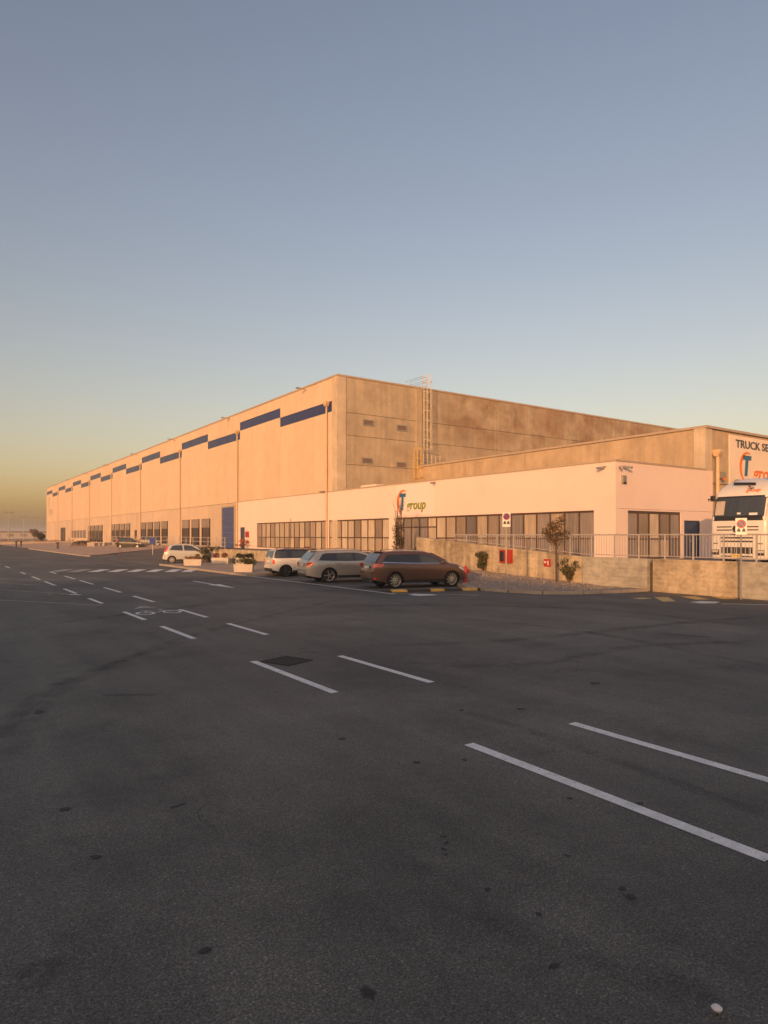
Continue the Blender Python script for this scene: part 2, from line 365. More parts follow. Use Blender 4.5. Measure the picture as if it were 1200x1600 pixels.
# bay lines on the far side of the road
for p, q in [((0, 937.7), (160, 946)), ((0, 921.7), (127, 929.3)), ((0, 911), (95, 916)), ((0, 903.5), (70, 907))]:
    P, Q = Vector(gp(*p)), Vector(gp(*q)); d = (P-Q).normalized()
    bar('bay_line', tuple(Q), tuple(P+d*4), .09, 'paint_faint')
for p, q in [((73, 929), (80, 929.3)), ((96, 929.3), (108, 929.8)), ((35, 914), (48, 914.4))]:
    bar('yellow_dash', gp(*p), gp(*q), .13, 'paint_yellow_faint', .008)
bar('yellow_dash', gp(108, 929.3), gp(127, 929.7), .2, 'paint_white', .008)
# direction arrow
bar('arrow_shaft', (10.2, 30.2), (10.2, 27.6), .14)
mark('arrow_head', [(10.2, 25.2), (9.92, 27.6), (10.48, 27.6)])
# bicycle sign in the cycle lane
def ring_mark(cx, cy, rx, ry, t, z=.004):
    m = MB(); n = 20
    vs = [(rx*math.cos(6.2832*k/n), ry*math.sin(6.2832*k/n), 0) for k in range(n)]+[((rx-t)*math.cos(6.2832*k/n), (ry-t*1.4)*math.sin(6.2832*k/n), 0) for k in range(n)]
    m.add(vs, [(k, (k+1) % n, n+(k+1) % n, n+k) for k in range(n)])
    new_obj('bicycle_wheel_mark', m.mesh('bicycle_wheel_mark', M['paint_white'], fix=True), road, (cx, cy, z))
bx, by = 5.25, 18.4
ring_mark(bx-.36, by, .25, .38, .08); ring_mark(bx+.36, by, .25, .38, .07)
for a, b in [((-.36, 0), (-.18, .6)), ((-.18, .6), (.25, .55)), ((.36, 0), (.22, .85)), ((-.36, 0), (-.02, 0)), ((-.02, 0), (.25, .55)), ((-.02, 0), (-.2, .75)), ((.22, .85), (.38, .85)), ((-.3, .75), (-.12, .75))]:
    bar('bicycle_frame_mark', (bx+a[0], by+a[1]), (bx+b[0], by+b[1]), .06, 'paint_worn')
mark('arrow_head', [(bx-.35, by+1.25), (bx, by+1.95), (bx+.35, by+1.25), (bx, by+1.45)], 'paint_worn')
# white line along the bay mouths, slanted bay lines, yellow stripes by the wall
bar('bay_edge_line', (13.85, 32.3), (13.85, 19.3), .12)
HD = R(-14)
fw, rt = Vector((math.cos(HD), math.sin(HD))), Vector((math.sin(HD), -math.cos(HD)))
for y in (31.3, 28.7, 26.3, 23.9, 21.4):
    bar('bay_line', (13.95, y), (13.95+fw.x*4.4, y+fw.y*4.4), .11, 'paint_worn')
bar('bay_edge_line', gp(612, 927), gp(748, 930), .12, 'paint_worn')
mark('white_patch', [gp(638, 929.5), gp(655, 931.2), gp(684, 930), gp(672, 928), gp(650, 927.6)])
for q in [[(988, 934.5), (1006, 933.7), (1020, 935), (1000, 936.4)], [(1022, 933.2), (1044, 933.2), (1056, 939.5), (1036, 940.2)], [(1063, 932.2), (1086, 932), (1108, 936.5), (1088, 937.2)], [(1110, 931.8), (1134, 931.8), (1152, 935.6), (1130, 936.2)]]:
    mark('yellow_stripe', [gp(*p) for p in q], 'stripe_yellow')
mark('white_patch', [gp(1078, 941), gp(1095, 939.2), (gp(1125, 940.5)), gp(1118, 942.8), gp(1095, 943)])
bar('bay_edge_line', gp(1128, 943.5), gp(1260, 946), .1)
# oil and tar blots, tyre scuffs
def blot(px, py, rx, ry, k=0):
    m = MB(); n = 20; m.add([(math.cos(6.2832*i/n), math.sin(6.2832*i/n), 0) for i in range(n)], [tuple(range(n))])
    c = gp(px, py); new_obj('oil_stain', m.mesh('oil_stain', M['tar_blot']), road, (c[0], c[1], .0035+.0003*(k % 5)), (0, 0, k*1.3), (rx, ry, 1))
for i, a in enumerate([(320, 1486, .11, .09), (576, 1551, .12, .09), (535, 1155, .12, .11), (652, 1192, .12, .10), (985, 1402, .10, .09), (972, 1389, .08, .06), (842, 1430, .07, .05), (762, 1390, .06, .05), (100, 1265, .11, .13),
        (693, 1308, .07, .045), (697, 1318, .08, .045), (693, 1327, .07, .045), (697, 1336, .05, .03), (726, 1188, .08, .07), (890, 1248, .07, .07), (1000, 1256, .09, .08), (885, 1337, .08, .04), (814, 1108, .14, .12), (61, 1113, .3, .16),
        (150, 1340, .11, .08), (720, 1110, .1, .1), (930, 1068, .2, .18), (865, 1510, .1, .06), (452, 1034, .75, .4)]):
    blot(a[0], a[1], a[2]*.85, a[3]*.8, k=i)
for p, q, w_ in [((160, 1086), (245, 1086), .03), ((265, 1263), (290, 1256), .02), ((1035, 990), (1110, 996), .10)]:
    bar('crack', gp(*p), gp(*q), w_, 'stain', .0032)
def tyre_mark(pts, w_, k=0):
    P = [Vector(gp(*q)) for q in pts]; m = MB(); rows = []; al = []; N = 26
    for i in range(N+1):
        t = i/N*(len(P)-1); a = min(int(t), len(P)-2); f = t-a; p0, p1, p2, p3 = P[max(a-1, 0)], P[a], P[a+1], P[min(a+2, len(P)-1)]
        q = .5*((2*p1)+(p2-p0)*f+(2*p0-5*p1+4*p2-p3)*f*f+(3*p1-p0-3*p2+p3)*f**3); rows.append(q)
    g_ = []
    for i, q in enumerate(rows):
        d = (rows[min(i+1, N)]-rows[max(i-1, 0)]).normalized(); n = Vector((-d.y, d.x)); e = max(0.0, math.sin(math.pi*i/N))**.5
        g_.append([(q.x+n.x*w_*s, q.y+n.y*w_*s, 0) for s in (-.5, -.25, 0, .25, .5)]); al += [0.0, .8*e, e, .8*e, 0.0]
    m.grid(g_); me = m.mesh('tyre_mark', M['tyre_mark']); at = me.attributes.new('a', 'FLOAT', 'POINT'); at.data.foreach_set('value', al)
    new_obj('tyre_mark', me, road, (0, 0, .0025+.0002*(k % 4)))
for i, (pts, w_) in enumerate([([(20, 1190), (60, 1110), (150, 1050), (330, 985), (560, 930)], .35), ([(-60, 1260), (15, 1130), (110, 1060), (300, 1000)], .3),         ([(620, 1035), (820, 1040), (1000, 1010), (1250, 1000)], .4), ([(560, 1010), (800, 1000), (1050, 975), (1240, 960)], .45), ([(700, 965), (900, 985), (1240, 1050)], .35), ([(720, 1110), (880, 1160), (1240, 1290)], .22), ([(600, 1330), (800, 1450), (1100, 1560), (1240, 1640)], .3),
        ([(480, 950), (700, 945), (960, 955), (1220, 985)], .6), ([(0, 985), (200, 960), (420, 935), (640, 935)], .5)]): tyre_mark(pts, w_, i)
# a pale pebble of litter on the tarmac
pc = gp(1120, 1583); m = MB(); m.lathe([(0, -.01), (.018, 0), (.024, .012), (.014, .022), (0, .026)], 9)
o = new_obj('pebble', m.mesh('pebble', M['white_enamel'], smooth=50), None, (pc[0], pc[1], .012)); tag(o, 'small pale pebble on the asphalt near the bottom right corner', 'pebble')
# drain grate
g = thing('drain_grate', 'dark square drain grate sunk in the asphalt at a lane dash', 'grate', (4.98, 10.05, 0), R(20)); g.scale = (.66, .8, 1)
MB().box(-.42, .42, -.36, .36, -.02, .005).build('pit', M['stain'], g, False)
fr = MB()
for a in ((-.46, .46, -.40, -.35), (-.46, .46, .35, .40), (-.46, -.41, -.35, .35), (.41, .46, -.35, .35)): fr.box(*a, .001, .011)
fr.build('frame', M['rubber'], g, False)
bm_ = B(-.022, .022, -.35, .35, -.004, .010).mesh('bar', M['stain_soft'])
for k in range(9): new_obj('bar', bm_, g, (-.36+.09*k, 0, 0))
bm_ = B(-.40, .40, -.014, .014, -.004, .0085).mesh('cross_bar', M['stain_soft'])
for k in range(5): new_obj('cross_bar', bm_, g, (0, -.26+.13*k, 0))

# gravel verge between the bays and the retaining wall: rises to the wall, rounded corner, kerb stones along its edge
VERGE = [(22.38, 14.9), (20.9, 15.05), (19.4, 15.5), (18.2, 16.3), (17.65, 17.4), (17.55, 18.6), (17.6, 19.6), (18.1, 20.6), (19.0, 22.5), (19.2, 32.0), (23.0, 32.0)]
def vz(x, y):
    t = max(0, min(1, (x-17.9)/4.3)); u = max(0, min(1, (y-17)/8))
    return .10+.34*t*u
mv = MB(); rows = []
for i in range(26):
    y = 14.9+i*(32-14.9)/25
    ed = [(p, q) for p, q in zip(VERGE[:-2], VERGE[1:-1])]
    xe = 22.3
    for p, q in ed:
        if p[1] <= y <= q[1]: xe = p[0]+(q[0]-p[0])*(y-p[1])/max(1e-6, q[1]-p[1])
    xe += .12
    rows.append([(xe+(23.0-xe)*j/12, y, vz(xe+(23.0-xe)*j/12, y)+(.012*math.sin(7*j+3*i) if 0 < j < 12 else 0)) for j in range(13)])
mv.grid(rows); struct(mv.build('gravel_bed', M['gravel_base'], fix=True, smooth=60))
rs = random.Random(11); st = MB()
for k in range(5200):
    i = rs.uniform(0, 24.99); i0 = int(i); r0 = rows[i0]; xe = r0[0][0]; x = rs.uniform(xe, 22.3); y = 14.95+i*(32-14.9)/25
    s_ = rs.uniform(.012, .035); z = vz(x, y); a = rs.random()*3.14
    st.add([(x+s_*math.cos(a), y+s_*math.sin(a), z), (x+s_*math.cos(a+2.1), y+s_*math.sin(a+2.1), z), (x+s_*math.cos(a+4.2), y+s_*math.sin(a+4.2), z), (x, y, z+s_*1.1)], [(0, 1, 3), (1, 2, 3), (2, 0, 3)])
stuff(st.build('gravel', M['stone']), 'loose grey brown gravel on the verge below the concrete wall')
# kerb stones
verge_kerb = struct(bpy.data.objects.new('kerb', None)); COL.objects.link(verge_kerb)
def kerb_run(path, z=.12, width=.14, length=1.0, mat='kerb_stone', parent=verge_kerb):
    pts = [Vector((x, y)) for x, y in path]
    for p, q in zip(pts[:-1], pts[1:]):
        L = (q-p).length; n = max(1, round(L/length)); d = (q-p)/L; nrm = Vector((-d.y, d.x))*width/2
        for k in range(n):
            a = p+d*(L*k/n+.006); b = p+d*(L*(k+1)/n-.006); m = MB()
            c = (a+b)/2; hl = (b-a).length/2; zt = z+((k*37) % 5-2)*.0015
            m.cbox((0, 0, zt/2-.01), (hl*2, width, zt+.02), math.atan2(d.y, d.x))
            new_obj('kerb_stone', m.mesh('kerb_stone', M[mat]), parent, (c.x, c.y, 0))
kerb_run(VERGE[:-1])
# planter island
isl = struct(B(13.72, 23.1, 32.1, 47.5, -.02, .11).build('pavement', M['paver']))
kerb_run([(13.64, 47.5), (13.64, 32.05), (19.1, 32.05)])
# pale apron in front of the docks, rising to the building, and the drive up to the yard
ap = [(13.45, 71.2), (24.0, 83.5), (31.0, 84.5)]
m = MB()
m.add([(13.45, 71.2, .10), (24, 83.5, .52), (31.1, 84.5, .66), (13.45, 240, .10), (24, 240, .42), (31.1, 240, .62), (13.45, 110, .10), (24, 110, .48), (31.1, 110, .64)], [(0, 1, 7, 6), (1, 2, 8, 7), (6, 7, 4, 3), (7, 8, 5, 4)])
struct(m.build('apron', M['apron'], fix=True))
kerb_run([(13.4, 118), (13.4, 71.1)], length=2.0); kerb_run([(13.45, 71.1), (23.9, 83.4)], z=.16, length=1.5)
drv = MB(); drv.add([(13.5, 47.6, .004), (22.9, 47.6, .004), (22.9, 63, .1), (31.2, 63, .64), (31.2, 84.4, .645), (24.0, 83.4, .50), (13.5, 71.0, .006)], [(0, 1, 2, 6), (2, 5, 6), (2, 3, 4, 5)])
struct(drv.build('driveway', M['asphalt'], fix=True))
bar('give_way_line', gp(170, 874.5), gp(256, 881.5), .12, 'paint_faint', .012)
# raised yard beside and behind the retaining wall
yd = MB(); yd.box(22.62, 75, -18, 22.4, -.02, .75); yd.box(22.62, 30.9, 22.4, 62.9, -.02, .75); struct(yd.build('raised_yard', M['yard'], fix=False))
# far ground beyond the warehouse: verges seen edge-on at the left
struct(B(13.4, 120, 241, 330, -.02, .12).build('verge', M['apron']))

# unseen warehouse-shaped block, added behind the camera to shade road and parked cars
nb = thing('shade_block', 'unseen warehouse block added to shade the road and parked cars', 'warehouse', (-24, -40, 0))
B(-60, -24, -90, 0, 0, 7.75).build('wall', M['base_panel'], nb); B(-60.2, -23.8, -90.2, .2, 7.75, 7.9).build('coping', M['coping'], nb)
for k in range(9): B(-24.06, -23.95, -86+9.5*k, -81+9.5*k, 0, 4.2).build('overhead_door', M['dock_grey'], nb)
# ---------------------------------------------------------------- text helper
def text_mesh(s, size, extrude, mat, bold=0.0, shear=0.0, name='lettering', sx=1.0):
    cu = bpy.data.curves.new(name, 'FONT'); cu.body = s; cu.size = size; cu.extrude = extrude; cu.offset = bold; cu.shear = shear; cu.resolution_u = 3
    o = bpy.data.objects.new(name, cu); COL.objects.link(o); dg = bpy.context.evaluated_depsgraph_get()
    me = bpy.data.meshes.new_from_object(o.evaluated_get(dg)); bpy.data.objects.remove(o)
    for v in me.vertices: v.co.x *= sx
    me.materials.clear(); me.materials.append(mat); me.name = name
    return me
ROT_W = (R(90), 0, R(-90))      # text on a wall that faces -X (reads from the road)
ROT_S = (R(90), 0, 0)           # text on a wall that faces -Y
def crescent(h, w_, t, mat, depth=.02):   # open orange bow round the T: lens-shaped arc, thick in the middle
    m = MB(); n = 26; a0, a1 = R(62), R(258); vs = []
    for i in range(n+1):
        a = a0+(a1-a0)*i/n; k = .18+.82*math.sin(math.pi*i/n); x, y = w_*math.cos(a), h*math.sin(a)
        vs += [(x, y, 0), (x*(1-t*k/w_), y*(1-t*k/h*.9), 0), (x, y, depth), (x*(1-t*k/w_), y*(1-t*k/h*.9), depth)]
    fs = []
    for i in range(n):
        b = 4*i; fs += [(b+2, b+3, b+7, b+6), (b, b+2, b+6, b+4), (b+1, b+5, b+7, b+3)]
    m.add(vs, fs); return m.mesh('bow', mat, fix=True)
def slab_T(h, w_, mat, depth=.02):
    sh = .16
    def q(x, y): return (x+sh*y, y)
    P = [(-.5, 1), (.5, 1), (.5, .78), (.16, .78), (.16, 0), (-.16, 0), (-.16, .78), (-.5, .78)]
    m = MB(); m.prism([(q(x, y)[0]*w_, q(x, y)[1]*h) for x, y in P][::-1], 'z', 0, depth); return m.mesh('letter_t', mat, fix=True)

# ---------------------------------------------------------------- warehouse
FX, Y0, BAY, NB, ZB, ZT = 31.0, 53.2, 21.9, 8, 6.12, 16.75
wh = thing('warehouse', 'huge beige panelled warehouse with navy strip windows and loading docks', 'warehouse', (FX, Y0, .6))
YE = Y0+BAY*NB
B(FX+.3, 112, 52.36, YE-.05, .2, ZT-.06).build('core_wall', M['joint'], wh)
B(FX-.06, 112.1, 52.2, YE+.05, ZT, ZT+.16).build('coping', M['coping'], wh)
PW = BAY/6; HL0, HL1, HH0, HH1 = 13.62, 14.62, 14.66, 15.66
def pmesh(y0, y1, z0, z1, mat): return B(0, .10, y0, y1, z0, z1).mesh('wall_panel', mat)
gap = .022
lowA = pmesh(gap, PW-gap, ZB+gap, HL0, M['panel']); lowB = pmesh(gap, PW-gap, HL1, ZT-gap, M['panel'])
hiA = pmesh(gap, PW-gap, ZB+gap, HH0, M['panel']); hiB = pmesh(gap, PW-gap, HH1, ZT-gap, M['panel'])
basep = pmesh(gap, PW-gap, .3, ZB-gap, M['base_panel'])
def lput(me, name, x, y, z=0, p=wh): return new_obj(name, me, p, (x-p.location.x, y-p.location.y, z-p.location.z))
pane_m = B(0, .03, .03, PW-.03, .05, .95).mesh('pane', M['navy'])
for b in range(NB):
    for k in range(6):
        y = Y0+b*BAY+k*PW; low = k < 3
        lput(lowA if low else hiA, 'wall_panel', FX, y); lput(lowB if low else hiB, 'wall_panel', FX, y)
        if b >= 1: lput(basep, 'base_panel', FX, y)
    for h in range(2):
        ya, yb, za, zb = Y0+b*BAY+h*3*PW, Y0+b*BAY+(h+1)*3*PW, (HL0, HH0)[h], (HL1, HH1)[h]
        m = MB()
        for k in range(4): m.box(FX+.015, FX+.08, max(ya, ya+k*PW-.035), min(yb, ya+k*PW+.035), za+.04, zb-.04)
        m.box(FX+.015, FX+.08, ya, yb, za+.002, za+.04); m.box(FX+.015, FX+.08, ya, yb, zb-.04, zb-.002)
        wnd = m.build('window', M['dark_blue'], wh)
        for k in range(3): new_obj('pane', pane_m, wnd, (.035, ya+k*PW-Y0, za-.6))
# corner pilaster and far corner
B(FX-.05, FX+.9, 52.22, 53.17, .4, ZT-.02).build('corner_pilaster', M['corner_concrete'], wh)
B(FX-.05, FX+.5, YE+.01, YE+.6, .4, ZT-.02).build('corner_pilaster', M['corner_concrete'], wh)
# end wall of long concrete panels
rows_ = [(ZB+.03, 8.68), (8.72, 11.38), (11.42, 13.48), (13.52, ZT-.02)]
xs_ = [31.92, 40.35, 51.1, 61.8, 72.5, 83.2, 94, 111.9]
for (z0, z1) in rows_:
    for x0, x1 in zip(xs_[:-1], xs_[1:]):
        if x0 > 45 and z1 < 8.8: continue
        B(x0+.02, x1-.02, 52.28, 52.42, z0, z1).build('end_panel', M['end_concrete'], wh)
for x in (40.35,):
    B(x-.35, x+.35, 52.1, 52.27, ZB, ZT-.05).build('end_pillar', M['end_concrete'], wh)
# vents
for (x, z) in ((34.4, 12.75), (38.3, 12.62), (34.25, 9.15), (38.25, 9.0)):
    m = MB()
    for a in ((-.62, .62, -.3, -.19), (-.62, .62, .19, .3), (-.62, -.5, -.19, .19), (.5, .62, -.19, .19)): m.box(x+a[0], x+a[1], 52.22, 52.3, z+a[2], z+a[3])
    v = m.build('vent', M['galv'], wh)
    B(x-.5, x+.5, 52.25, 52.275, z-.19, z+.19).build('louvre', M['far_brown'], v)
# downpipes with hopper heads, small roof-edge spotlights
def downpipe(x, y, z0, z1, parent, r=.085, hop=True):
    m = MB(); m.tube([(x, y, z0), (x, y, z1)], r, 8); dp = m.build('downpipe', M['pipe'], parent, smooth=40)
    if hop:
        h = MB(); h.prism([(y-.13, z1-.02), (y+.13, z1-.02), (y+.28, z1+.24), (y+.28, z1+.42), (y-.28, z1+.42), (y-.28, z1+.24)], 'x', x-.2, x+.16)
        new_obj('hopper', h.mesh('hopper', M['pipe'], tuple(parent.location)), dp)
for b in range(NB):
    yk = Y0+.45+b*BAY-(.0 if b else .0)
    downpipe(FX-.18, yk if b else 53.95, .55, 14.2 if b == 0 else 14.35, wh)
    yl = Y0+b*BAY+(5.0 if b == 0 else 3.0)
    m = MB(); m.tube([(FX, yl, ZT-.25), (FX-.9, yl, ZT-.12)], .04, 6); m.cbox((FX-.98, yl, ZT-.17), (.34, .26, .12)); m.build('spotlight', M['galv'], wh)
# loading docks
dk_frame = MB(); dk_frame.box(-.10, 0, -1.55, -1.28, 0, 3.6).box(-.10, 0, 1.28, 1.55, 0, 3.6).box(-.09, 0, -1.28, 1.28, 2.55, 3.6)
dk_frame = dk_frame.mesh('dock', M['dock_black'])
dk_head = B(-.125, -.102, -1.5, 1.5, 2.42, 3.55).mesh('head_curtain', M['dock_grey'])
dk_door = B(-.05, -.012, -1.29, 1.29, .02, 2.54).mesh('door_leaf', M['dock_door'])
dk_bump = B(-.2, -.101, -.12, .12, -.02, .5).mesh('bumper', M['rubber'])
docks = [86.65, 90.85, 95.0]+[105.3+4.05*k for k in range(4)]+[128.3+4.0*k for k in range(4)]+[151.3+4.0*k for k in range(4)]
for y in docks:
    d = new_obj('dock', dk_frame, wh, (-.02, y-Y0, .16))
    new_obj('head_curtain', dk_head, d); new_obj('door_leaf', dk_door, d)
    for s in (-1, 1): new_obj('bumper', dk_bump, d, (0, s*1.2, 0))
def wall_door(ya, yb, z0, z1, mat, parent, name='door', fmat='dark_metal', leafs=1):
    m = MB(); m.box(FX-.07, FX+.02, ya-.09, ya, z0, z1).box(FX-.07, FX+.02, yb, yb+.09, z0, z1).box(FX-.07, FX+.02, ya-.09, yb+.09, z1, z1+.09)
    d = m.build(name, M[fmat], parent); n = leafs
    for k in range(n):
        a, b = ya+(yb-ya)*k/n, ya+(yb-ya)*(k+1)/n
        B(FX-.045, FX-.012, a+.01, b-.01, z0, z1-.005).build('leaf', M[mat], d)
    return d
od = MB(); od.box(FX-.12, FX+.02, 76.45, 76.72, .62, 5.85).box(FX-.12, FX+.02, 80.72, 81.0, .62, 5.85).box(FX-.11, FX+.02, 76.72, 80.72, 5.62, 5.85)
od = od.build('overhead_door', M['coping'], wh)
for k in range(8): B(FX-.07, FX-.015, 76.73, 80.71, .64+k*.6225, .64+(k+1)*.6225-.02).build('door_section', M['door_blue'], od)
wall_door(122.2, 123.4, .6, 3.0, 'brown_frame', wh)
wall_door(195.6, 198.6, .5, 4.2, 'dock_door', wh); wall_door(199.4, 202.6, .5, 4.2, 'dock_door', wh)
for k in range(5):
    y = 168.0+k*4.0; m = MB(); m.box(FX-.06, FX+.02, y-.08, y, 1.6, 3.4).box(FX-.06, FX+.02, y+2.8, y+2.88, 1.6, 3.4).box(FX-.06, FX+.02, y, y+2.8, 3.32, 3.4).box(FX-.06, FX+.02, y, y+2.8, 1.6, 1.68).box(FX-.06, FX+.02, y+1.36, y+1.44, 1.68, 3.32)
    wn = m.build('window', M['brown_frame'], wh)
    for a in (0, 1.44): B(FX-.03, FX-.012, y+a+.005, y+a+1.355, 1.685, 3.315).build('pane', M['pane_dark'], wn)

# ---------------------------------------------------------------- office: long white low wing
OX, OZ, OE = 30.94, 6.17, 75.55
of = thing('office_building', 'low white office wing with a long band of brown framed windows', 'building', (OX, 22.5, .6))
wb = MB()
WIN = [(23.93, 38.0), (38.0, 43.1), (43.98, 53.75), (54.15, 70.05)]; DOORO = (73.5, 74.9)
wb.box(OX, OX+.25, 22.5, OE, 3.53, OZ)
segs = [22.5]; 
cuts = [(22.5, 23.93), (43.1, 43.98), (53.75, 54.15), (70.05, 73.5), (74.9, OE)]
for a, b in cuts: wb.box(OX, OX+.25, a, b, .6, 3.53)
for a, b in WIN: wb.box(OX+.01, OX+.25, a, b, .6, .78)
wb.box(OX, OX+.25, 73.5, 74.9, 3.1, 3.53)
# right-hand face
RX = 40.75
wb.box(OX+.25, RX, 22.5, 22.75, 3.6, OZ)
for a, b in [(OX+.25, 32.03), (37.22, 37.56), (39.31, RX)]: wb.box(a, b, 22.5, 22.75, .6, 3.585)
wb.box(37.56, 39.31, 22.5, 22.75, 3.02, 3.585); wb.box(32.03, 37.22, 22.51, 22.75, .6, .76); wb.box(32.03, 37.22, 22.5, 22.75, 3.5, 3.585)
wb.build('wall', M['plaster'], of)
B(OX+.25, 39.96, 22.75, 52.1, .4, 5.9).build('core', M['dock_black'], of)
B(OX+.251, 39.9, 22.8, 52.1, 5.905, 5.95).build('roof', M['roof_grey'], of)
cp = MB(); cp.box(OX-.05, OX+.3, 22.45, 52.1, OZ, OZ+.10).box(OX+.3, RX-.7, 22.45, 22.8, OZ, OZ+.10).box(OX-.04, OX+.056, 52.1, OE, OZ-.02, OZ+.06)
cp.build('coping', M['coping'], of)
def office_window(ya, yb, z0, z1, n, mats, transom=1.93, parent=of):
    X0 = OX+.07; m = MB(); w_ = (yb-ya)/n; t = .05
    m.box(X0, X0+.12, ya, yb, z1-.11, z1); m.box(X0, X0+.12, ya, yb, z0, z0+.07)
    for k in range(n+1): m.box(X0+.002, X0+.12, max(ya, ya+k*w_-t), min(yb, ya+k*w_+t), z0+.07, z1-.11)
    zs = [(z0+.07, z1-.11)]
    if transom:
        for k in range(n): m.box(X0+.01, X0+.12, ya+k*w_+t, ya+(k+1)*w_-t, transom-.045, transom+.045)
        zs = [(z0+.07, transom-.045), (transom+.045, z1-.11)]
    wn = m.build('window', M['brown_frame'], parent)
    for k in range(n):
        for (a, b) in zs:
            B(X0+.05, X0+.07, max(ya, ya+k*w_)+t-.004, ya+(k+1)*w_-t+.004, a-.002, b+.002).build('pane', M[mats[k % len(mats)]], wn)
office_window(23.93, 38.0, .78, 3.53, 13, ['pane_dark', 'pane_dark', 'pane', 'pane_dark', 'pane', 'pane_dark', 'pane_dark', 'pane', 'pane', 'pane_dark', 'pane', 'pane', 'pane_curtain'])
office_window(38.0, 43.1, .78, 3.53, 5, ['pane_curtain', 'pane_dark', 'pane', 'pane_dark'], 2.75)
office_window(43.98, 53.75, .78, 3.53, 9, ['pane_curtain', 'pane', 'pane_curtain'])
office_window(54.15, 70.05, .78, 3.53, 14, ['pane', 'pane_curtain', 'pane', 'pane', 'pane_curtain'])
# window and blue door in the right-hand face
m = MB(); n = 5; xa, xb = 32.03, 37.22
m.box(xa, xb, 22.56, 22.68, 3.36, 3.5).box(xa, xb, 22.56, 22.68, .76, .86)
for k in range(n+1): m.box(max(xa, xa+(xb-xa)*k/n-.06), min(xb, xa+(xb-xa)*k/n+.06), 22.561, 22.68, .86, 3.36)
for k in range(n): m.box(xa+(xb-xa)*k/n+.06, xa+(xb-xa)*(k+1)/n-.06, 22.57, 22.68, 1.86, 1.96)
wn = m.build('window', M['brown_frame'], of)
for k in range(n):
    for a, b in ((.86, 1.86), (1.96, 3.36)):
        B(xa+(xb-xa)*k/n+.056, xa+(xb-xa)*(k+1)/n-.056, 22.61, 22.63, a-.002, b+.002).build('pane', M[('pane_dark', 'pane', 'pane_curtain', 'pane', 'pane_dark')[k]], wn)
m = MB(); m.box(37.56, 37.64, 22.54, 22.7, .76, 2.94).box(39.23, 39.31, 22.54, 22.7, .76, 2.94).box(37.56, 39.31, 22.54, 22.7, 2.94, 3.02)
d = m.build('door', M['dark_blue'], of); B(37.65, 38.42, 22.58, 22.63, .77, 2.935).build('leaf', M['dark_blue'], d); B(38.44, 39.22, 22.58, 22.63, .77, 2.935).build('leaf', M['dark_blue'], d)
B(38.34, 38.38, 22.52, 22.58, 1.7, 1.85).build('handle', M['galv'], d)
m = MB(); m.box(OX+.06, OX+.12, 73.5, 73.58, .7, 3.1).box(OX+.06, OX+.12, 74.82, 74.9, .7, 3.1).box(OX+.06, OX+.12, 73.58, 74.82, 3.02, 3.1)
d = m.build('door', M['dark_blue'], of); B(OX+.09, OX+.11, 73.585, 74.815, .7, 3.015).build('leaf', M['dark_blue'], d)
# small fittings on the corner: security cameras and a siren box
def sec_cam(x, y, z, dx, dy):
    m = MB(); m.tube([(x, y, z), (x+dx*.25, y+dy*.25, z-.02)], .03, 6); m.tube([(x+dx*.15, y+dy*.15, z-.05), (x+dx*.62, y+dy*.62, z-.12)], .065, 8); return m.build('security_camera', M['galv'], of)
sec_cam(OX, 23.1, 5.92, -1, .25); sec_cam(31.35, 22.5, 5.92, .35, -1); sec_cam(31.3, 22.5, 5.9, -.7, -.7); sec_cam(OX, 38.0, OZ-.12, -1, -.3); sec_cam(OX, 54.4, 6.3, -1, .0)
sb = B(31.42, 31.78, 22.38, 22.5, 4.98, 5.42).build('siren_box', M['galv'], of, bevel=.02)
B(31.47, 31.73, 22.36, 22.378, 4.95, 5.06).build('siren_lens', M['dark_metal'], sb)
# pale boxes on the roof beside the ladder
for (x0, x1, y0, y1, z1) in ((32.2, 34.0, 47.8, 50.2, 6.6), (34.6, 36.6, 47.4, 49.6, 6.75)):
    o = B(x0, x1, y0, y1, 5.951, z1).build('roof_unit', M['plaster'], None, bevel=.03)
    tag(o, 'pale ventilation box on the office roof, %s' % ('left of the two' if x0 < 33 else 'right of the two'), 'roof unit', 'roof units')

# ---------------------------------------------------------------- workshop: concrete block behind the office
ws = thing('workshop_building', 'tan concrete workshop block rising behind the office wing', 'building', (40, 22.5, .6))
B(40.1, 74.9, 22.76, 52.0, .4, 8.78).build('core_wall', M['joint'], ws)
for y0, y1 in ((23.3, 30.4), (30.44, 37.6), (37.64, 44.8), (44.84, 52.0)):
    B(40.0, 40.12, y0, y1, 5.8, 8.8).build('wall_panel', M['workshop_concrete'], ws)
B(39.93, 40.7, 22.52, 23.28, 6.0, 8.83).build('corner_pilaster', M['corner_concrete'], ws)
for x0, x1 in ((40.72, 47.5), (47.54, 58.0), (58.04, 75.0)):
    B(x0, x1, 22.6, 22.78, 5.42, 8.8).build('wall_panel', M['workshop_concrete'], ws)
    B(x0, x1, 22.66, 22.78, .6, 5.38).build('wall_panel', M['workshop_concrete'], ws)
m = MB(); m.box(39.9, 40.3, 22.42, 52.0, 8.83, 8.98).box(40.3, 75.1, 22.42, 22.8, 8.83, 8.98); m.build('coping', M['coping'], ws)
B(40.3, 75, 22.8, 52, 8.76, 8.82).build('roof', M['roof_grey'], ws)
downpipe(41.0, 22.32, .75, 7.1, ws, .12)
m = MB(); m.box(41.35, 41.75, 22.2, 22.6, 5.75, 6.15); fl = m.build('floodlight', M['galv'], ws); B(41.4, 41.7, 22.15, 22.2, 5.62, 5.78).build('lens', M['text_orange'], fl)
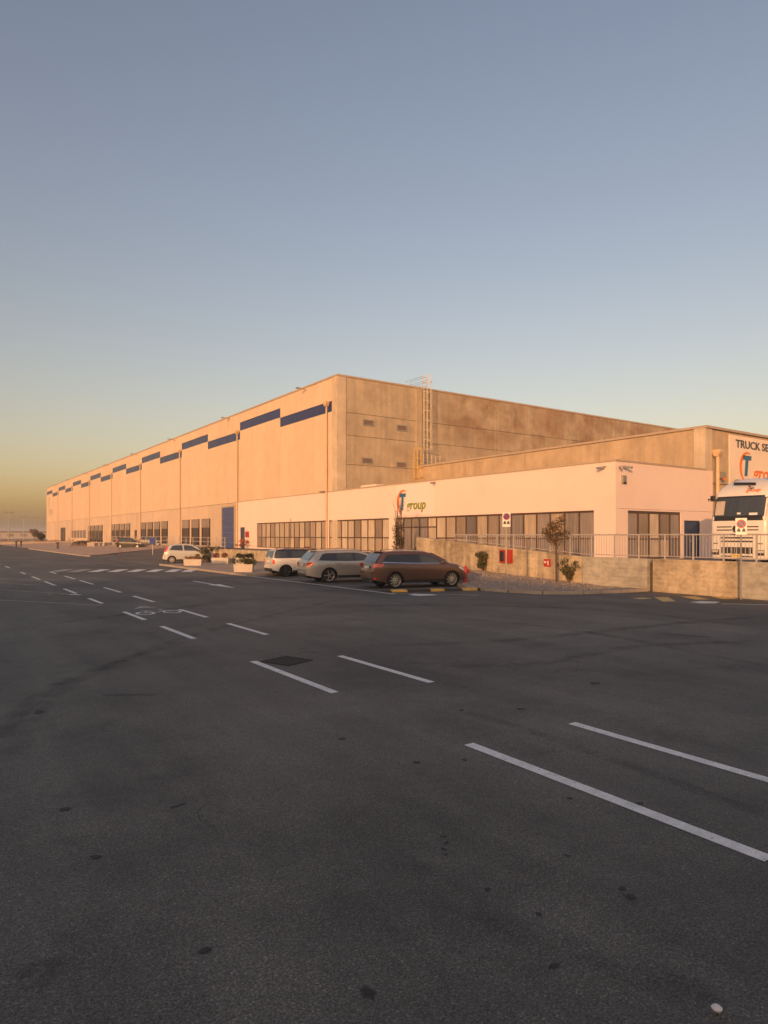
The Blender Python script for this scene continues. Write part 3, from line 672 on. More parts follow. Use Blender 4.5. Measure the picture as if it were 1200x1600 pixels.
# sign boards
sg = thing('sign_board', 'big pale truck service sign board on the workshop front', 'sign', (42.85, 22.5, 5.45))
B(42.85, 54.5, 22.53, 22.598, 5.45, 8.66).build('board', M['sign_white'], sg)
m = text_mesh('TRUCK SERVICE', .72, .012, M['text_dark'], .014, 0, 'lettering', 1.34); new_obj('lettering', m, sg, (.72, .012, 2.45), ROT_S)
new_obj('bow', crescent(1.0, .95, .26, M['text_orange'], .03), sg, (2.15, .03, 1.22), ROT_S)
new_obj('letter_t', slab_T(1.36, 1.08, M['text_blue'], .03), sg, (2.02, .03, .62), ROT_S)
m = text_mesh('group', 1.18, .012, M['text_orange'], .026, .2, 'lettering', 1.3); new_obj('lettering', m, sg, (2.95, .014, .5), ROT_S)
of_sign = thing('sign_board', 'white logo board with green lettering above the office entrance', 'sign', (OX, 41.5, 3.7))
B(OX-.035, OX-.004, 38.2, 42.9, 3.66, 6.05).build('board', M['plaster_pink'], of_sign)
new_obj('bow', crescent(.98, .84, .27, M['text_orange'], .02), of_sign, (-.06, .45, 1.02), ROT_W)
new_obj('letter_t', slab_T(1.30, .78, M['text_blue'], .02), of_sign, (-.06, .62, .42), ROT_W)
m = text_mesh('group', 1.02, .012, M['text_green'], .022, .2, 'lettering', .98); new_obj('lettering', m, of_sign, (-.05, .02, .44), ROT_W)
far_sign = thing('sign_board', 'faint far logo high on the warehouse beside its far corner', 'sign', (FX, 222, 8.5))
new_obj('letter_t', slab_T(3.0, 1.5, M['text_grey'], .05), far_sign, (-.08, 2.0, 2.2), ROT_W)
new_obj('lettering', text_mesh('group', 3.2, .03, M['text_grey'], .06, .2), far_sign, (-.05, 3.0, .2), ROT_W)

# ---------------------------------------------------------------- caged roof ladder
pm('ladder_steel', (.55, .48, .36), .5, .15); pm('ladder_yellow', (.58, .38, .10), .5, .15)
ld = thing('caged_ladder', 'galvanised caged access ladder up the concrete end wall', 'ladder', (40.5, 51.6, 6.0))
def ladder(xc, y, z0, z1, mat, cage_from, w_=.24):
    for s in (-1, 1): MB().tube([(xc+s*w_, y, z0), (xc+s*w_, y, z1)], .03, 6).build('rail', M[mat], ld)
    n = int((z1-z0)/.32); rung = MB().tube([(-w_, 0, 0), (w_, 0, 0)], .018, 5).mesh('rung', M[mat])
    for k in range(n): new_obj('rung', rung, ld, (xc-40.5, y-51.6, z0-6+.2+k*.32))
    hp = MB(); hp.tube([(.42*math.sin(R(a)), -.42+.42*math.cos(R(a)), 0) for a in range(35, 326, 29)], .022, 5); hp = hp.mesh('cage_hoop', M[mat])
    k = cage_from
    while k < z1+.05: new_obj('cage_hoop', hp, ld, (xc-40.5, y-51.6, k-6)); k += .95
    for a in (90, 140, 180, 220, 270):
        x, yy = xc+.42*math.sin(R(a)), y-.42+.42*math.cos(R(a)); MB().tube([(x, yy, cage_from), (x, yy, z1)], .015, 5).build('cage_strap', M[mat], ld)
ladder(40.8, 51.75, 9.0, 18.0, 'ladder_steel', 10.6)
ladder(39.55, 51.7, 6.05, 10.6, 'ladder_yellow', 7.8)
for s in (40.55, 41.05):
    for z in (17.0, 17.4, 17.9): MB().tube([(s, 51.75, z), (s, 54.6, z), (s, 54.6, ZT+.1)], .02, 5).build('roof_rail', M['galv'], ld)
B(39.9, 42.1, 50.9, 52.05, 9.0, 9.08).build('platform', M['galv'], ld)
for z in (9.55, 10.1): MB().tube([(39.95, 52, z), (39.95, 50.95, z), (42.05, 50.95, z), (42.05, 52, z)], .02, 5).build('guard_rail', M['galv'], ld)
for x in (39.95, 40.5, 41.0, 41.5, 42.05): MB().tube([(x, 50.95, 9.08), (x, 50.95, 10.1)], .02, 5).build('guard_post', M['galv'], ld)
# red fire box and a twin red box on the white wall by the small door
o = thing('fire_box', 'small red fire box on the white wall beside the dark blue door', 'fire box', (OX, 72.6, 1.9))
B(OX-.16, OX-.002, 72.2, 73.0, 1.9, 2.6).build('cabinet', M['red'], o, bevel=.015); B(OX-.175, OX-.161, 72.28, 72.92, 1.98, 2.5).build('door', M['red_dark'], o)

# ---------------------------------------------------------------- retaining wall and railing
WX = 22.4
rw = thing('retaining_wall', 'long stained concrete retaining wall under the railing', 'wall', (WX, 15, 0))
def wall_top(y): return 1.23 if y <= 17.9 else min(2.03, 1.23+(y-17.9)*.8/11.2)
def wall_piece(y0, y1, mat='wall_concrete', x=WX):
    m = MB(); m.prism([(y0+.008, -.05), (y1-.008, -.05), (y1-.008, wall_top(y1)), (y0+.008, wall_top(y0))], 'x', x, x+.28)
    return m.build('wall_section', M[mat], rw, bevel=.008)
for y0, y1 in ((14.9, 17.9), (17.9, 20.5), (20.5, 23.2), (23.2, 26.2), (26.2, 29.2)): wall_piece(y0, y1, 'shaded_concrete' if y0 == 14.9 else 'wall_concrete')  # the greyer sections carry a cast shadow in their colour
for y0, y1, mt in ((11.45, 14.72, 'wall_concrete'), (7.5, 11.45, 'shaded_concrete'), (3.5, 7.5, 'wall_concrete'), (-1, 3.5, 'wall_concrete')): wall_piece(y0, y1, mt, WX+.06)
m = MB(); m.box(WX+.2, WX+.33, 14.68, 14.92, -.05, 1.1); m.build('joint_recess', M['dock_door'], rw)
# low continuation of the yard edge behind the cars and planters
lw = thing('yard_wall', 'low concrete yard wall behind the flower planters', 'wall', (22.9, 31, 0))
for k in range(9): B(22.55, 22.8, 29.25+k*3.75, 29.25+(k+1)*3.75-.015, -.03, .86 if k else .9).build('wall_section', M['wall_concrete'], lw)
rl = thing('railing', 'grey metal railing with thin balusters on the retaining wall', 'railing', (WX+.16, 15, 1.23))
ZR = 2.14; yr0, yr1 = 0.0, 26.2
MB().tube([(WX+.17, yr0, ZR), (WX+.17, yr1, ZR)], .028, 6).build('top_rail', M['rail_paint'], rl)
bal = B(-.007, .007, -.007, .007, 0, 1).mesh('baluster', M['rail_paint'])
post = B(-.026, .026, -.026, .026, 0, 1).mesh('post', M['rail_paint'])
lowr = MB(); lowr.tube([(WX+.17, yr0, 1.33), (WX+.17, 17.9, 1.33), (WX+.17, yr1, wall_top(yr1)+.1)], .018, 6); lowr.build('bottom_rail', M['rail_paint'], rl)
n = int((yr1-yr0)/.122)
for k in range(n+1):
    y = yr0+k*.122; zb = wall_top(y); isp = k % 9 == 0
    z0 = zb if isp else zb+.1
    new_obj('post' if isp else 'baluster', post if isp else bal, rl, (.01, y-15, z0-1.23), None, (1, 1, ZR-z0))
# railing up by the docks
rl2 = thing('railing', 'distant grey handrail in front of the loading docks', 'railing', (26.5, 80, .6))
for z in (1.05, 1.5, 1.95): MB().tube([(25.6, 66, z-.1), (25.6, 84, z), (25.6, 121, z)], .03, 5).build('rail', M['rail_paint'], rl2)
for k in range(23): B(25.57, 25.63, 66.0+k*2.5, 66.06+k*2.5, .3, 1.95).build('post', M['rail_paint'], rl2)
# ---------------------------------------------------------------- cars
def interp(tab, x):
    if x <= tab[0][0]: return tab[0][1]
    for (a, va), (b, vb) in zip(tab[:-1], tab[1:]):
        if x <= b: return va+(vb-va)*(x-a)/(b-a) if b > a else vb
    return tab[-1][1]
def smooth_tab(tab, n=3):
    for _ in range(n):
        q = [tab[0]]
        for (a, va), (b, vb) in zip(tab[:-1], tab[1:]):
            q += [(a*.75+b*.25, va*.75+vb*.25), (a*.25+b*.75, va*.25+vb*.75)]
        tab = q+[tab[-1]]
    return tab
def make_wheel(r, w_, spokes, alloy):
    t = MB(); t.lathe([(r*.75, -w_/2), (r*.93, -w_/2), (r, -w_*.36), (r*1.0, w_*.36), (r*.93, w_/2), (r*.75, w_/2), (r*.75, -w_/2)], 30, 'y', caps=False)
    tyre = t.mesh('wheel', M['rubber'], smooth=35, fix=True)
    m = MB(); yo = w_/2-.012
    m.lathe([(r*.74, yo+.01), (r*.78, yo+.012), (r*.78, yo-.02), (r*.70, yo-.03), (r*.64, -w_*.3), (r*.70, -w_*.3)], 30, 'y', caps=False)
    for k in range(spokes):
        a = 2*math.pi*k/spokes; ca, sa = math.cos(a), math.sin(a); h = r*.075
        def P(rad, off, y): return (rad*ca-off*sa, y, rad*sa+off*ca)
        m.add([P(r*.12, -h*1.1, yo), P(r*.12, h*1.1, yo), P(r*.73, h*.8, yo-.004), P(r*.73, -h*.8, yo-.004), P(r*.12, -h*1.1, yo-.04), P(r*.12, h*1.1, yo-.04), P(r*.69, h*.8, yo-.04), P(r*.69, -h*.8, yo-.04)],
              [(0, 1, 2, 3), (7, 6, 5, 4), (0, 4, 5, 1), (1, 5, 6, 2), (2, 6, 7, 3), (3, 7, 4, 0)])
    m.lathe([(.0, yo+.008), (r*.16, yo+.004), (r*.17, yo-.04)], 16, 'y', caps=False)
    rim = m.mesh('rim', M[alloy], smooth=35, fix=True)
    b = MB(); b.lathe([(0, -w_*.25), (r*.66, -w_*.25), (r*.66, -w_*.2), (0, -w_*.2)], 20, 'y'); disc = b.mesh('brake', M['dark_metal'])
    return tyre, rim, disc
def make_car(label, sp, pos, hd, group='cars parked outside the offices'):
    """sp: L, W half width, wheel x's, r, top profile, belt profile, paints, window outlines. local +X is forward, tail at x=0"""
    L, W = sp['L'], sp['W']; top = smooth_tab(sp['top'], 2); belt = smooth_tab(sp['belt'], 2); sill = sp.get('sill', .24)
    xw, r = sp['wheels'], sp['r']; ra = r*1.16; X0 = sum(xw)/2
    root = thing('parked_car', label, 'car', (pos[0], pos[1], 0), hd, group)
    def plan(x):
        u = max(0, 1-x/.55) if x < .55 else 0; v = max(0, 1-(L-x)/.95) if x > L-.95 else 0
        return W*(1-.17*u**2.2-.28*v**2.2)
    def zbot(x):
        zb = sill+.10*max(0, 1-x/.5)+.02*max(0, 1-(L-x)/.4)
        for c in xw:
            d = abs(x-c)
            if d < ra: zb = max(zb, r*.98+math.sqrt(ra*ra-d*d))
        return zb
    k_t = sp.get('tumble', .30)
    def side_y(x, z):
        w_ = plan(x); zb = interp(belt, x)
        if z <= zb:
            t = (z-sill)/max(.05, zb-sill); return w_*(.955+.045*math.sin(max(0, min(1, t))*math.pi*.62)/math.sin(math.pi*.5)-.02*max(0, t-.8)/.2)
        yb = w_*(.955+.045*math.sin(math.pi*.62)-.02)
        return yb-k_t*(z-zb)-.10*(z-zb)**2
    NL, NU = 7, 6
    def section(x):
        zt = interp(top, x); zb0 = zbot(x); zbl = min(interp(belt, x), zt-.03); e = min(.055, (zt-zb0)*.2)
        ze = max(zbl+.004, zt-e); pts = []
        zb0 = min(zb0, zbl-.02)
        for i in range(NL): z = zb0+(zbl-zb0)*i/(NL-1); pts.append((side_y(x, z), z))
        for i in range(1, NU): z = zbl+(ze-zbl)*i/(NU-1); pts.append((side_y(x, z), z))
        ye = pts[-1][0]
        for f_, dz in ((.955, -.45), (.87, -.14), (.6, .0), (.3, .012/.055), (0, .015/.055)): pts.append((ye*f_, zt+dz*e))
        return pts
    xs = set([0, .008, .02, .04, .07, .11, L-.008, L-.02, L-.045, L-.08, L])
    k = .0
    while k < L: xs.add(round(k, 3)); k += .07
    for c in xw:
        for i in range(-12, 13): xs.add(round(c+ra*math.sin(i*math.pi/24)*.999, 4))
        xs.add(c-ra-.001); xs.add(c+ra+.001)
    xs = sorted(x for x in xs if 0 <= x <= L)
    sec = [section(x) for x in xs]; n = len(sec[0]); m = MB()
    for s in (1, -1): m.grid([[(x-X0, s*p[0], p[1]) for p in sc_] for x, sc_ in zip(xs, sec)])
    for i in (0, -1):
        ring = [(xs[i]-X0, p[0], p[1]) for p in sec[i]]+[(xs[i]-X0, -p[0], p[1]) for p in sec[i][-2::-1]]
        m.add(ring, [tuple(range(len(ring)))])
    body = m.build('body', M[sp['paint']], root, False, smooth=38, fix=True)
    def off(v, d=.008): return v
    # roof colour panel
    if sp.get('roof'):
        a, b = sp['roof_span']; rr = []
        for x in [a+(b-a)*i/24 for i in range(25)]:
            s_ = section(x); up = s_[-6:]; rr.append([(x-X0, p[0]+.004, p[1]+.006) for p in up]+[(x-X0, -p[0]-.004, p[1]+.006) for p in up[-2::-1]])
        mm = MB(); mm.grid(rr); mm.build('roof', M[sp['roof']], root, False, smooth=40, fix=True)
    # side glass, pillars between panes are the dark ground
    for s in (1, -1):
        for (pts, mt, nm, d) in sp['side']:
            xs_p = sorted(set([p[0] for p in pts]+[min(p[0] for p in pts)+(max(p[0] for p in pts)-min(p[0] for p in pts))*i/22 for i in range(23)])); rr = []; N = len(pts)
            for x in xs_p:
                zz = []
                for a in range(N):
                    (xa, za), (xb, zb_) = pts[a], pts[(a+1) % N]
                    if min(xa, xb)-1e-9 <= x <= max(xa, xb)+1e-9: zz += [za, zb_] if abs(xa-xb) < 1e-9 else [za+(zb_-za)*(x-xa)/(xb-xa)]
                lo, hi = min(zz), max(zz); rr.append([(x-X0, s*(side_y(x, lo+(hi-lo)*k/6)+d), lo+(hi-lo)*k/6) for k in range(7)])
            mm = MB(); mm.grid(rr)
            mm.build(nm, M[mt], root, False, smooth=60, fix=True)
    # windscreen and rear screen follow the top skin
    for (a, b, nm, mt, f_) in sp['screens']:
        rr = []
        for i in range(9):
            x = a+(b-a)*i/8; zt = interp(top, x); s_ = section(x); ye = s_[NL+NU-2][0]
            slope = (interp(top, x+.02)-interp(top, x-.02))/.04; nx, nz = -slope, 1; q = math.hypot(nx, nz); nx, nz = nx/q*.014, nz/q*.014
            rr.append([(x-X0+nx, ye*f_*t, zt+nz+.002*(1-abs(t))-(.03 if abs(t) > .9 else 0)*0) for t in (-1, -.85, -.5, 0, .5, .85, 1)])
        mm = MB(); mm.grid(rr); mm.build(nm, M[mt], root, False, smooth=60, fix=True)
    # tail lamps, bumpers, plate and other fittings: boxes in local coordinates (x from tail)
    for s in (1, -1):
        for (pts, mt, nm) in sp['lamps']:
            mm = MB(); N = len(pts); 
            ring = [(x-X0-(.012 if x < .2 else -.012 if x > L-.3 else 0), s*(side_y(x, z)+.012), z) for x, z in pts]
            mm.add(ring+[tuple(sum(q[i] for q in ring)/N for i in range(3))], [(i, (i+1) % N, N) for i in range(N)]); mm.build(nm, M[mt], root, False, smooth=60, fix=True)
    for (nm, mt, a) in sp['boxes']:
        mm = MB(); mm.box(a[0]-X0, a[1]-X0, *a[2:]); mm.build(nm, M[mt], root, False, bevel=min(.012, min(a[1]-a[0], a[3]-a[2], a[5]-a[4])*.3))
    # sill / bumper cladding band
    for s in (1, -1):
        rr = []
        for x in [xw[0]+ra+.02+(xw[1]-xw[0]-2*ra-.04)*i/10 for i in range(11)]:
            rr.append([(x-X0, s*(side_y(x, z)+.006), z) for z in (sill-.03, sill+.05, sill+.09)])
        mm = MB(); mm.grid(rr); mm.build('sill_trim', M['black_plastic'], root, False, fix=True)
        # door shut lines
        for (pl) in sp['shuts']:
            mm = MB()
            for (x0, z0), (x1, z1) in zip(pl[:-1], pl[1:]):
                mm.add([(x0-.006-X0, s*(side_y(x0, z0)+.003), z0), (x0+.006-X0, s*(side_y(x0, z0)+.003), z0), (x1+.006-X0, s*(side_y(x1, z1)+.003), z1), (x1-.006-X0, s*(side_y(x1, z1)+.003), z1)], [(0, 1, 2, 3)])
            mm.build('shut_line', M['black_plastic'], root, False, fix=True)
        for (x, z) in sp['handles']:
            mm = MB(); y = side_y(x, z); mm.box(x-.09-X0, x+.09-X0, *sorted((s*(y-.01), s*(y+.028))), z-.015, z+.018); mm.build('door_handle', M[sp['paint']], root, False, bevel=.006)
        x, z = sp['mirror']; y = side_y(x, z); mm = MB()
        mm.lathe([(0, -.09), (.06, -.075), (.085, -.02), (.085, .03), (.05, .08), (0, .085)], 10, 'x'); vs_ = [((p[0])*.9+x-X0, s*(y+.10)+p[1]*1.1, z+p[2]*.75) for p in mm.v]; mm.v = vs_
        mm.box(x-.03-X0, x+.03-X0, *sorted((s*(y-.03), s*(y+.06))), z-.045, z-.015)
        mm.build('mirror', M[sp.get('mirror_mat', sp['paint'])], root, False, smooth=50, fix=True)
        if sp.get('rails'):
            a, b = sp['rails']; pl = []
            for i in range(9):
                x = a+(b-a)*i/8; s_ = section(x); ye = s_[NL+NU-2][0]; pl.append((x-X0, s*(ye*.93), interp(top, x)+(.035 if 0 < i < 8 else -.01)))
            MB().tube(pl, .014, 6).build('roof_rail', M[sp.get('rail_mat', 'galv')], root, False, smooth=50)
    ub = MB(); ub.box(.25-X0, L-.3-X0, -(W-.27), W-.27, sill-.05, .74)
    for c in xw:
        for s in (1, -1):
            ring = []
            for i in range(13):
                a = math.pi*i/12; ring.append([(c-X0+(ra+.005)*math.cos(a), s*yy, max(.2, r*.98+(ra+.005)*math.sin(a)-.0)) for yy in (W-.02, W-.32)])
            ub.grid(ring)
    ub.build('underbody', M['rubber'], root, False)
    ty, rm, bk = sp['wheel']
    for c in xw:
        for s in (1, -1):
            wo = new_obj('wheel', ty, root, (c-X0, s*(W-.135), r), (0, 0, 0 if s > 0 else math.pi))
            new_obj('rim', rm, wo); new_obj('brake', bk, wo)
    return root
def car_pos(px, py, wb_half, hd, W):           # from the near-side rear wheel's contact point to the car's middle
    p = gp(px, py); f_ = Vector((math.cos(hd), math.sin(hd))); r_ = Vector((math.sin(hd), -math.cos(hd)))
    q = Vector(p)+f_*wb_half-r_*(W-.1); return (q.x, q.y)
HDC = R(-12)
wA = make_wheel(.315, .21, 10, 'alloy'); wB = make_wheel(.32, .22, 5, 'alloy'); wC = make_wheel(.30, .20, 8, 'alloy_dark'); wD = make_wheel(.285, .18, 12, 'galv')
def plate(z, mt='white_enamel'): return ('licence_plate', mt, (-.022, -.004, -.26, .26, z, z+.11))
# brown estate, nearest
brown = dict(L=4.22, W=.87, wheels=(.90, 3.44), r=.315, wheel=wA, paint='carpaint_brown', tumble=.36,
    top=[(0, .60), (.015, .72), (.03, .86), (.06, .97), (.10, 1.03), (.26, 1.24), (.40, 1.40), (.52, 1.455), (.9, 1.485), (1.6, 1.495), (2.2, 1.475), (2.55, 1.41), (2.95, 1.215), (3.30, 1.02), (3.40, .985), (3.8, .925), (4.02, .83), (4.16, .69), (4.21, .56), (4.22, .50)],
    belt=[(0, .96), (.5, .985), (1.5, .955), (2.6, .93), (3.35, .915), (3.8, .83), (4.22, .55)],
    side=[([(.36, 1.05), (.52, 1.29), (.66, 1.345), (1.6, 1.365), (2.2, 1.35), (2.5, 1.285), (2.86, 1.12), (3.10, .985), (3.05, .975), (1.8, .985), (.6, 1.02)], 'carpaint_black', 'window_surround', .005),
          ([(.45, 1.07), (.58, 1.275), (.70, 1.32), (1.06, 1.335), (1.13, 1.03), (.62, 1.045)], 'car_glass', 'side_window', .009),
          ([(1.22, 1.025), (1.16, 1.335), (1.6, 1.342), (1.84, 1.338), (1.92, 1.005)], 'car_glass', 'side_window', .009),
          ([(2.06, 1.0), (1.99, 1.335), (2.18, 1.325), (2.46, 1.262), (2.80, 1.105), (2.98, 1.0)], 'car_glass_grey', 'side_window', .009),
          ([(.34, 1.03), (.38, 1.062), (1.8, 1.008), (3.05, .992), (3.12, .965), (1.8, .975)], 'chrome', 'window_trim', .014)],
    screens=[(.115, .40, 'rear_window', 'car_glass_grey', .86), (2.60, 3.26, 'windscreen', 'car_glass_grey', .9)],
    lamps=[([(.0, .83), (.0, .98), (.16, 1.0), (.42, .965), (.36, .89), (.12, .85)], 'lamp_red', 'tail_lamp'), ([(.0, .36), (.0, .43), (.10, .43), (.12, .37)], 'lamp_red', 'reflector'),
           ([(3.84, .74), (3.76, .82), (3.92, .82), (4.12, .68), (4.08, .64)], 'lamp_clear', 'headlamp')],
    boxes=[plate(.78), ('rear_bumper', 'black_plastic', (-.02, .06, -.62, .62, .26, .40)), ('bumper_strip', 'carpaint_brown', (-.035, .05, -.66, .66, .58, .69)), ('rear_spoiler', 'carpaint_brown', (.36, .60, -.5, .5, 1.445, 1.47)), ('exhaust', 'alloy', (-.03, .1, -.5, -.42, .26, .31)),
           ('front_plate', 'white_enamel', (4.212, 4.226, -.26, .26, .42, .53)), ('antenna', 'black_plastic', (.58, .64, -.02, .02, 1.46, 1.53))],
    shuts=[[(2.02, .36), (2.02, .97)], [(3.16, .40), (3.08, .96)], [(1.30, .72), (1.18, .80), (1.14, 1.0)], [(.28, .62), (.34, 1.0)]], handles=[(1.36, .86), (2.26, .845)], mirror=(2.98, 1.02), rails=(.75, 2.3))
make_car('dark brown estate car with lit red tail lamps, nearest the red hydrant', brown, car_pos(617, 919.3, (3.44-.90)/2, HDC, .87), HDC)
# silver estate in the middle
silver = dict(L=4.72, W=.90, wheels=(1.02, 3.78), r=.325, wheel=wB, paint='carpaint_silver', tumble=.34,
    top=[(0, .56), (.015, .66), (.03, .82), (.06, .93), (.11, 1.0), (.30, 1.22), (.44, 1.36), (.58, 1.425), (1.0, 1.455), (1.8, 1.47), (2.4, 1.45), (2.8, 1.37), (3.2, 1.17), (3.5, 1.03), (3.62, .99), (4.1, .93), (4.5, .82), (4.66, .70), (4.71, .56), (4.72, .5)],
    belt=[(0, .92), (.5, .955), (1.5, .94), (2.8, .92), (3.55, .90), (4.1, .82), (4.72, .55)],
    side=[([(.52, 1.0), (.72, 1.27), (.88, 1.315), (1.9, 1.34), (2.36, 1.325), (2.72, 1.25), (3.06, 1.09), (3.30, .97), (1.8, .96)], 'carpaint_black', 'window_surround', .005),
          ([(.60, 1.005), (.78, 1.25), (.92, 1.29), (1.20, 1.305), (1.27, .99)], 'car_glass', 'side_window', .009),
          ([(1.37, .985), (1.37, 1.308), (1.9, 1.317), (2.1, 1.313), (2.17, .98)], 'car_glass_grey', 'side_window', .009),
          ([(2.30, .98), (2.24, 1.308), (2.38, 1.302), (2.68, 1.23), (3.0, 1.075), (3.16, .98)], 'car_glass_grey', 'side_window', .009)],
    screens=[(.125, .43, 'rear_window', 'car_glass_grey', .86), (2.85, 3.46, 'windscreen', 'car_glass_grey', .9)],
    lamps=[([(.0, .70), (.0, .88), (.15, .93), (.36, .92), (.30, .80), (.1, .71)], 'lamp_red', 'tail_lamp'), ([(4.2, .74), (4.15, .82), (4.35, .82), (4.6, .68), (4.55, .64)], 'lamp_clear', 'headlamp')],
    boxes=[plate(.74), ('rear_bumper', 'black_plastic', (-.02, .06, -.64, .64, .27, .40)), ('bumper_strip', 'carpaint_silver', (-.035, .05, -.68, .68, .52, .62)), ('rear_spoiler', 'carpaint_silver', (.40, .66, -.5, .5, 1.415, 1.44)), ('plate_lamp_bar', 'chrome', (-.025, .03, -.3, .3, .875, .90)), ('front_plate', 'white_enamel', (4.712, 4.726, -.26, .26, .42, .53))],
    shuts=[[(2.26, .36), (2.26, .95)], [(3.42, .40), (3.32, .95)], [(1.44, .74), (1.34, .82), (1.3, .97)], [(.40, .62), (.50, .97)]], handles=[(1.5, .86), (2.5, .845)], mirror=(3.2, 1.0), rails=(.85, 2.5))
make_car('silver estate car parked between the brown estate and the white hatchback with black roof', silver, car_pos(514, 910.4, (3.78-1.02)/2, HDC, .90), HDC)
# white car with black roof and barn-door tail
mini = dict(L=3.96, W=.85, wheels=(.66, 3.2), r=.30, wheel=wC, paint='carpaint_white', roof='carpaint_black', roof_span=(.20, 2.72), tumble=.26,
    top=[(0, .60), (.012, .78), (.02, .93), (.05, 1.05), (.10, 1.22), (.16, 1.34), (.24, 1.39), (.6, 1.415), (1.4, 1.42), (2.2, 1.405), (2.55, 1.365), (2.8, 1.22), (3.0, 1.03), (3.06, .99), (3.4, .965), (3.75, .90), (3.9, .76), (3.955, .60), (3.96, .5)],
    belt=[(0, .93), (1, .93), (3.0, .925), (3.4, .86), (3.96, .6)],
    side=[([(.07, .955), (.11, 1.2), (.18, 1.33), (.3, 1.372), (1.4, 1.385), (2.45, 1.36), (2.72, 1.2), (2.88, .955)], 'carpaint_black', 'window_surround', .005),
          ([(.20, .985), (.25, 1.29), (.72, 1.305), (.72, .985)], 'car_glass_grey', 'side_window', .009),
          ([(.98, .985), (.98, 1.305), (1.62, 1.305), (1.66, .985)], 'car_glass_grey', 'side_window', .009),
          ([(1.76, .985), (1.74, 1.30), (2.42, 1.295), (2.62, 1.17), (2.72, .985)], 'car_glass_grey', 'side_window', .009)],
    screens=[(.03, .15, 'rear_window', 'car_glass', .84), (2.58, 2.95, 'windscreen', 'car_glass', .9)],
    lamps=[([(.0, .66), (.0, .88), (.10, .88), (.10, .66)], 'lamp_red', 'tail_lamp'), ([(3.5, .72), (3.46, .84), (3.66, .86), (3.78, .74), (3.7, .66)], 'lamp_clear', 'headlamp')],
    boxes=[plate(.72), ('rear_bumper', 'black_plastic', (-.03, .08, -.66, .66, .26, .42)), ('bumper_strip', 'carpaint_white', (-.04, .05, -.66, .66, .43, .54)), ('pillar', 'carpaint_white', (-.005, .04, -.03, .03, .93, 1.05)), ('front_plate', 'white_enamel', (3.952, 3.966, -.26, .26, .42, .53))],
    shuts=[[(1.7, .36), (1.7, .95)], [(2.82, .40), (2.8, .95)], [(.90, .5), (.92, .95)]], handles=[(1.9, .84), (1.05, .84)], mirror=(2.66, 1.02), rails=(.5, 2.3), rail_mat='carpaint_black', mirror_mat='carpaint_black')
make_car('white compact estate with black roof and wheel arches behind the silver estate', mini, car_pos(446, 901.3, (3.2-.66)/2, R(-8), .85), R(-8))
# small white hatchback by the planters
hatch = dict(L=3.84, W=.82, wheels=(.60, 3.06), r=.285, wheel=wD, paint='carpaint_pale', tumble=.36,
    top=[(0, .56), (.015, .70), (.03, .84), (.07, .95), (.16, 1.10), (.32, 1.33), (.46, 1.425), (.9, 1.47), (1.6, 1.475), (2.0, 1.44), (2.3, 1.34), (2.7, 1.12), (2.95, .98), (3.05, .94), (3.4, .87), (3.66, .74), (3.8, .60), (3.84, .48)],
    belt=[(0, .90), (.6, .94), (1.6, .91), (2.9, .87), (3.3, .80), (3.84, .52)],
    side=[([(.44, 1.02), (.62, 1.32), (.8, 1.37), (1.34, 1.385), (1.40, .98)], 'car_glass_grey', 'side_window', .009),
          ([(1.50, .975), (1.44, 1.385), (1.8, 1.37), (2.05, 1.32), (2.42, 1.1), (2.56, .955)], 'car_glass_grey', 'side_window', .009)],
    screens=[(.09, .40, 'rear_window', 'car_glass', .84), (2.14, 2.88, 'windscreen', 'car_glass_grey', .9)],
    lamps=[([(.05, .90), (.16, 1.12), (.30, 1.25), (.36, 1.22), (.24, 1.0), (.16, .88)], 'lamp_red', 'tail_lamp'), ([(3.4, .66), (3.3, .76), (3.5, .76), (3.7, .62)], 'lamp_clear', 'headlamp')],
    boxes=[plate(.62), ('rear_bumper', 'white_enamel', (-.05, .06, -.64, .64, .34, .58)), ('bumper_base', 'black_plastic', (-.02, .06, -.6, .6, .22, .33)), ('front_plate', 'white_enamel', (3.832, 3.846, -.26, .26, .42, .53))],
    shuts=[[(1.45, .36), (1.45, .95)], [(2.66, .40), (2.62, .93)]], handles=[(1.62, .84)], mirror=(2.44, .98), mirror_mat='black_plastic')
make_car('small white hatchback parked beyond the white planters', hatch, car_pos(268.5, 880.7, (3.06-.60)/2, R(-18), .82), R(-18))
# two dark cars far off in front of the docks
for i, (px, py, z, lb) in enumerate([(205, 856.5, .36, 'distant dark car in front of the docks, left of the blue parking sign'), (236, 853.0, .45, 'distant dark car in front of the docks, behind the blue parking sign')]):
    p = gp(px, py, z); s2 = dict(hatch); s2['paint'] = ('carpaint_black', 'carpaint_grey')[i]; s2['boxes'] = hatch['boxes'][:3]; s2['mirror_mat'] = 'black_plastic'
    c = make_car(lb, s2, p, R(-40+10*i)); c.location.z = z-.02

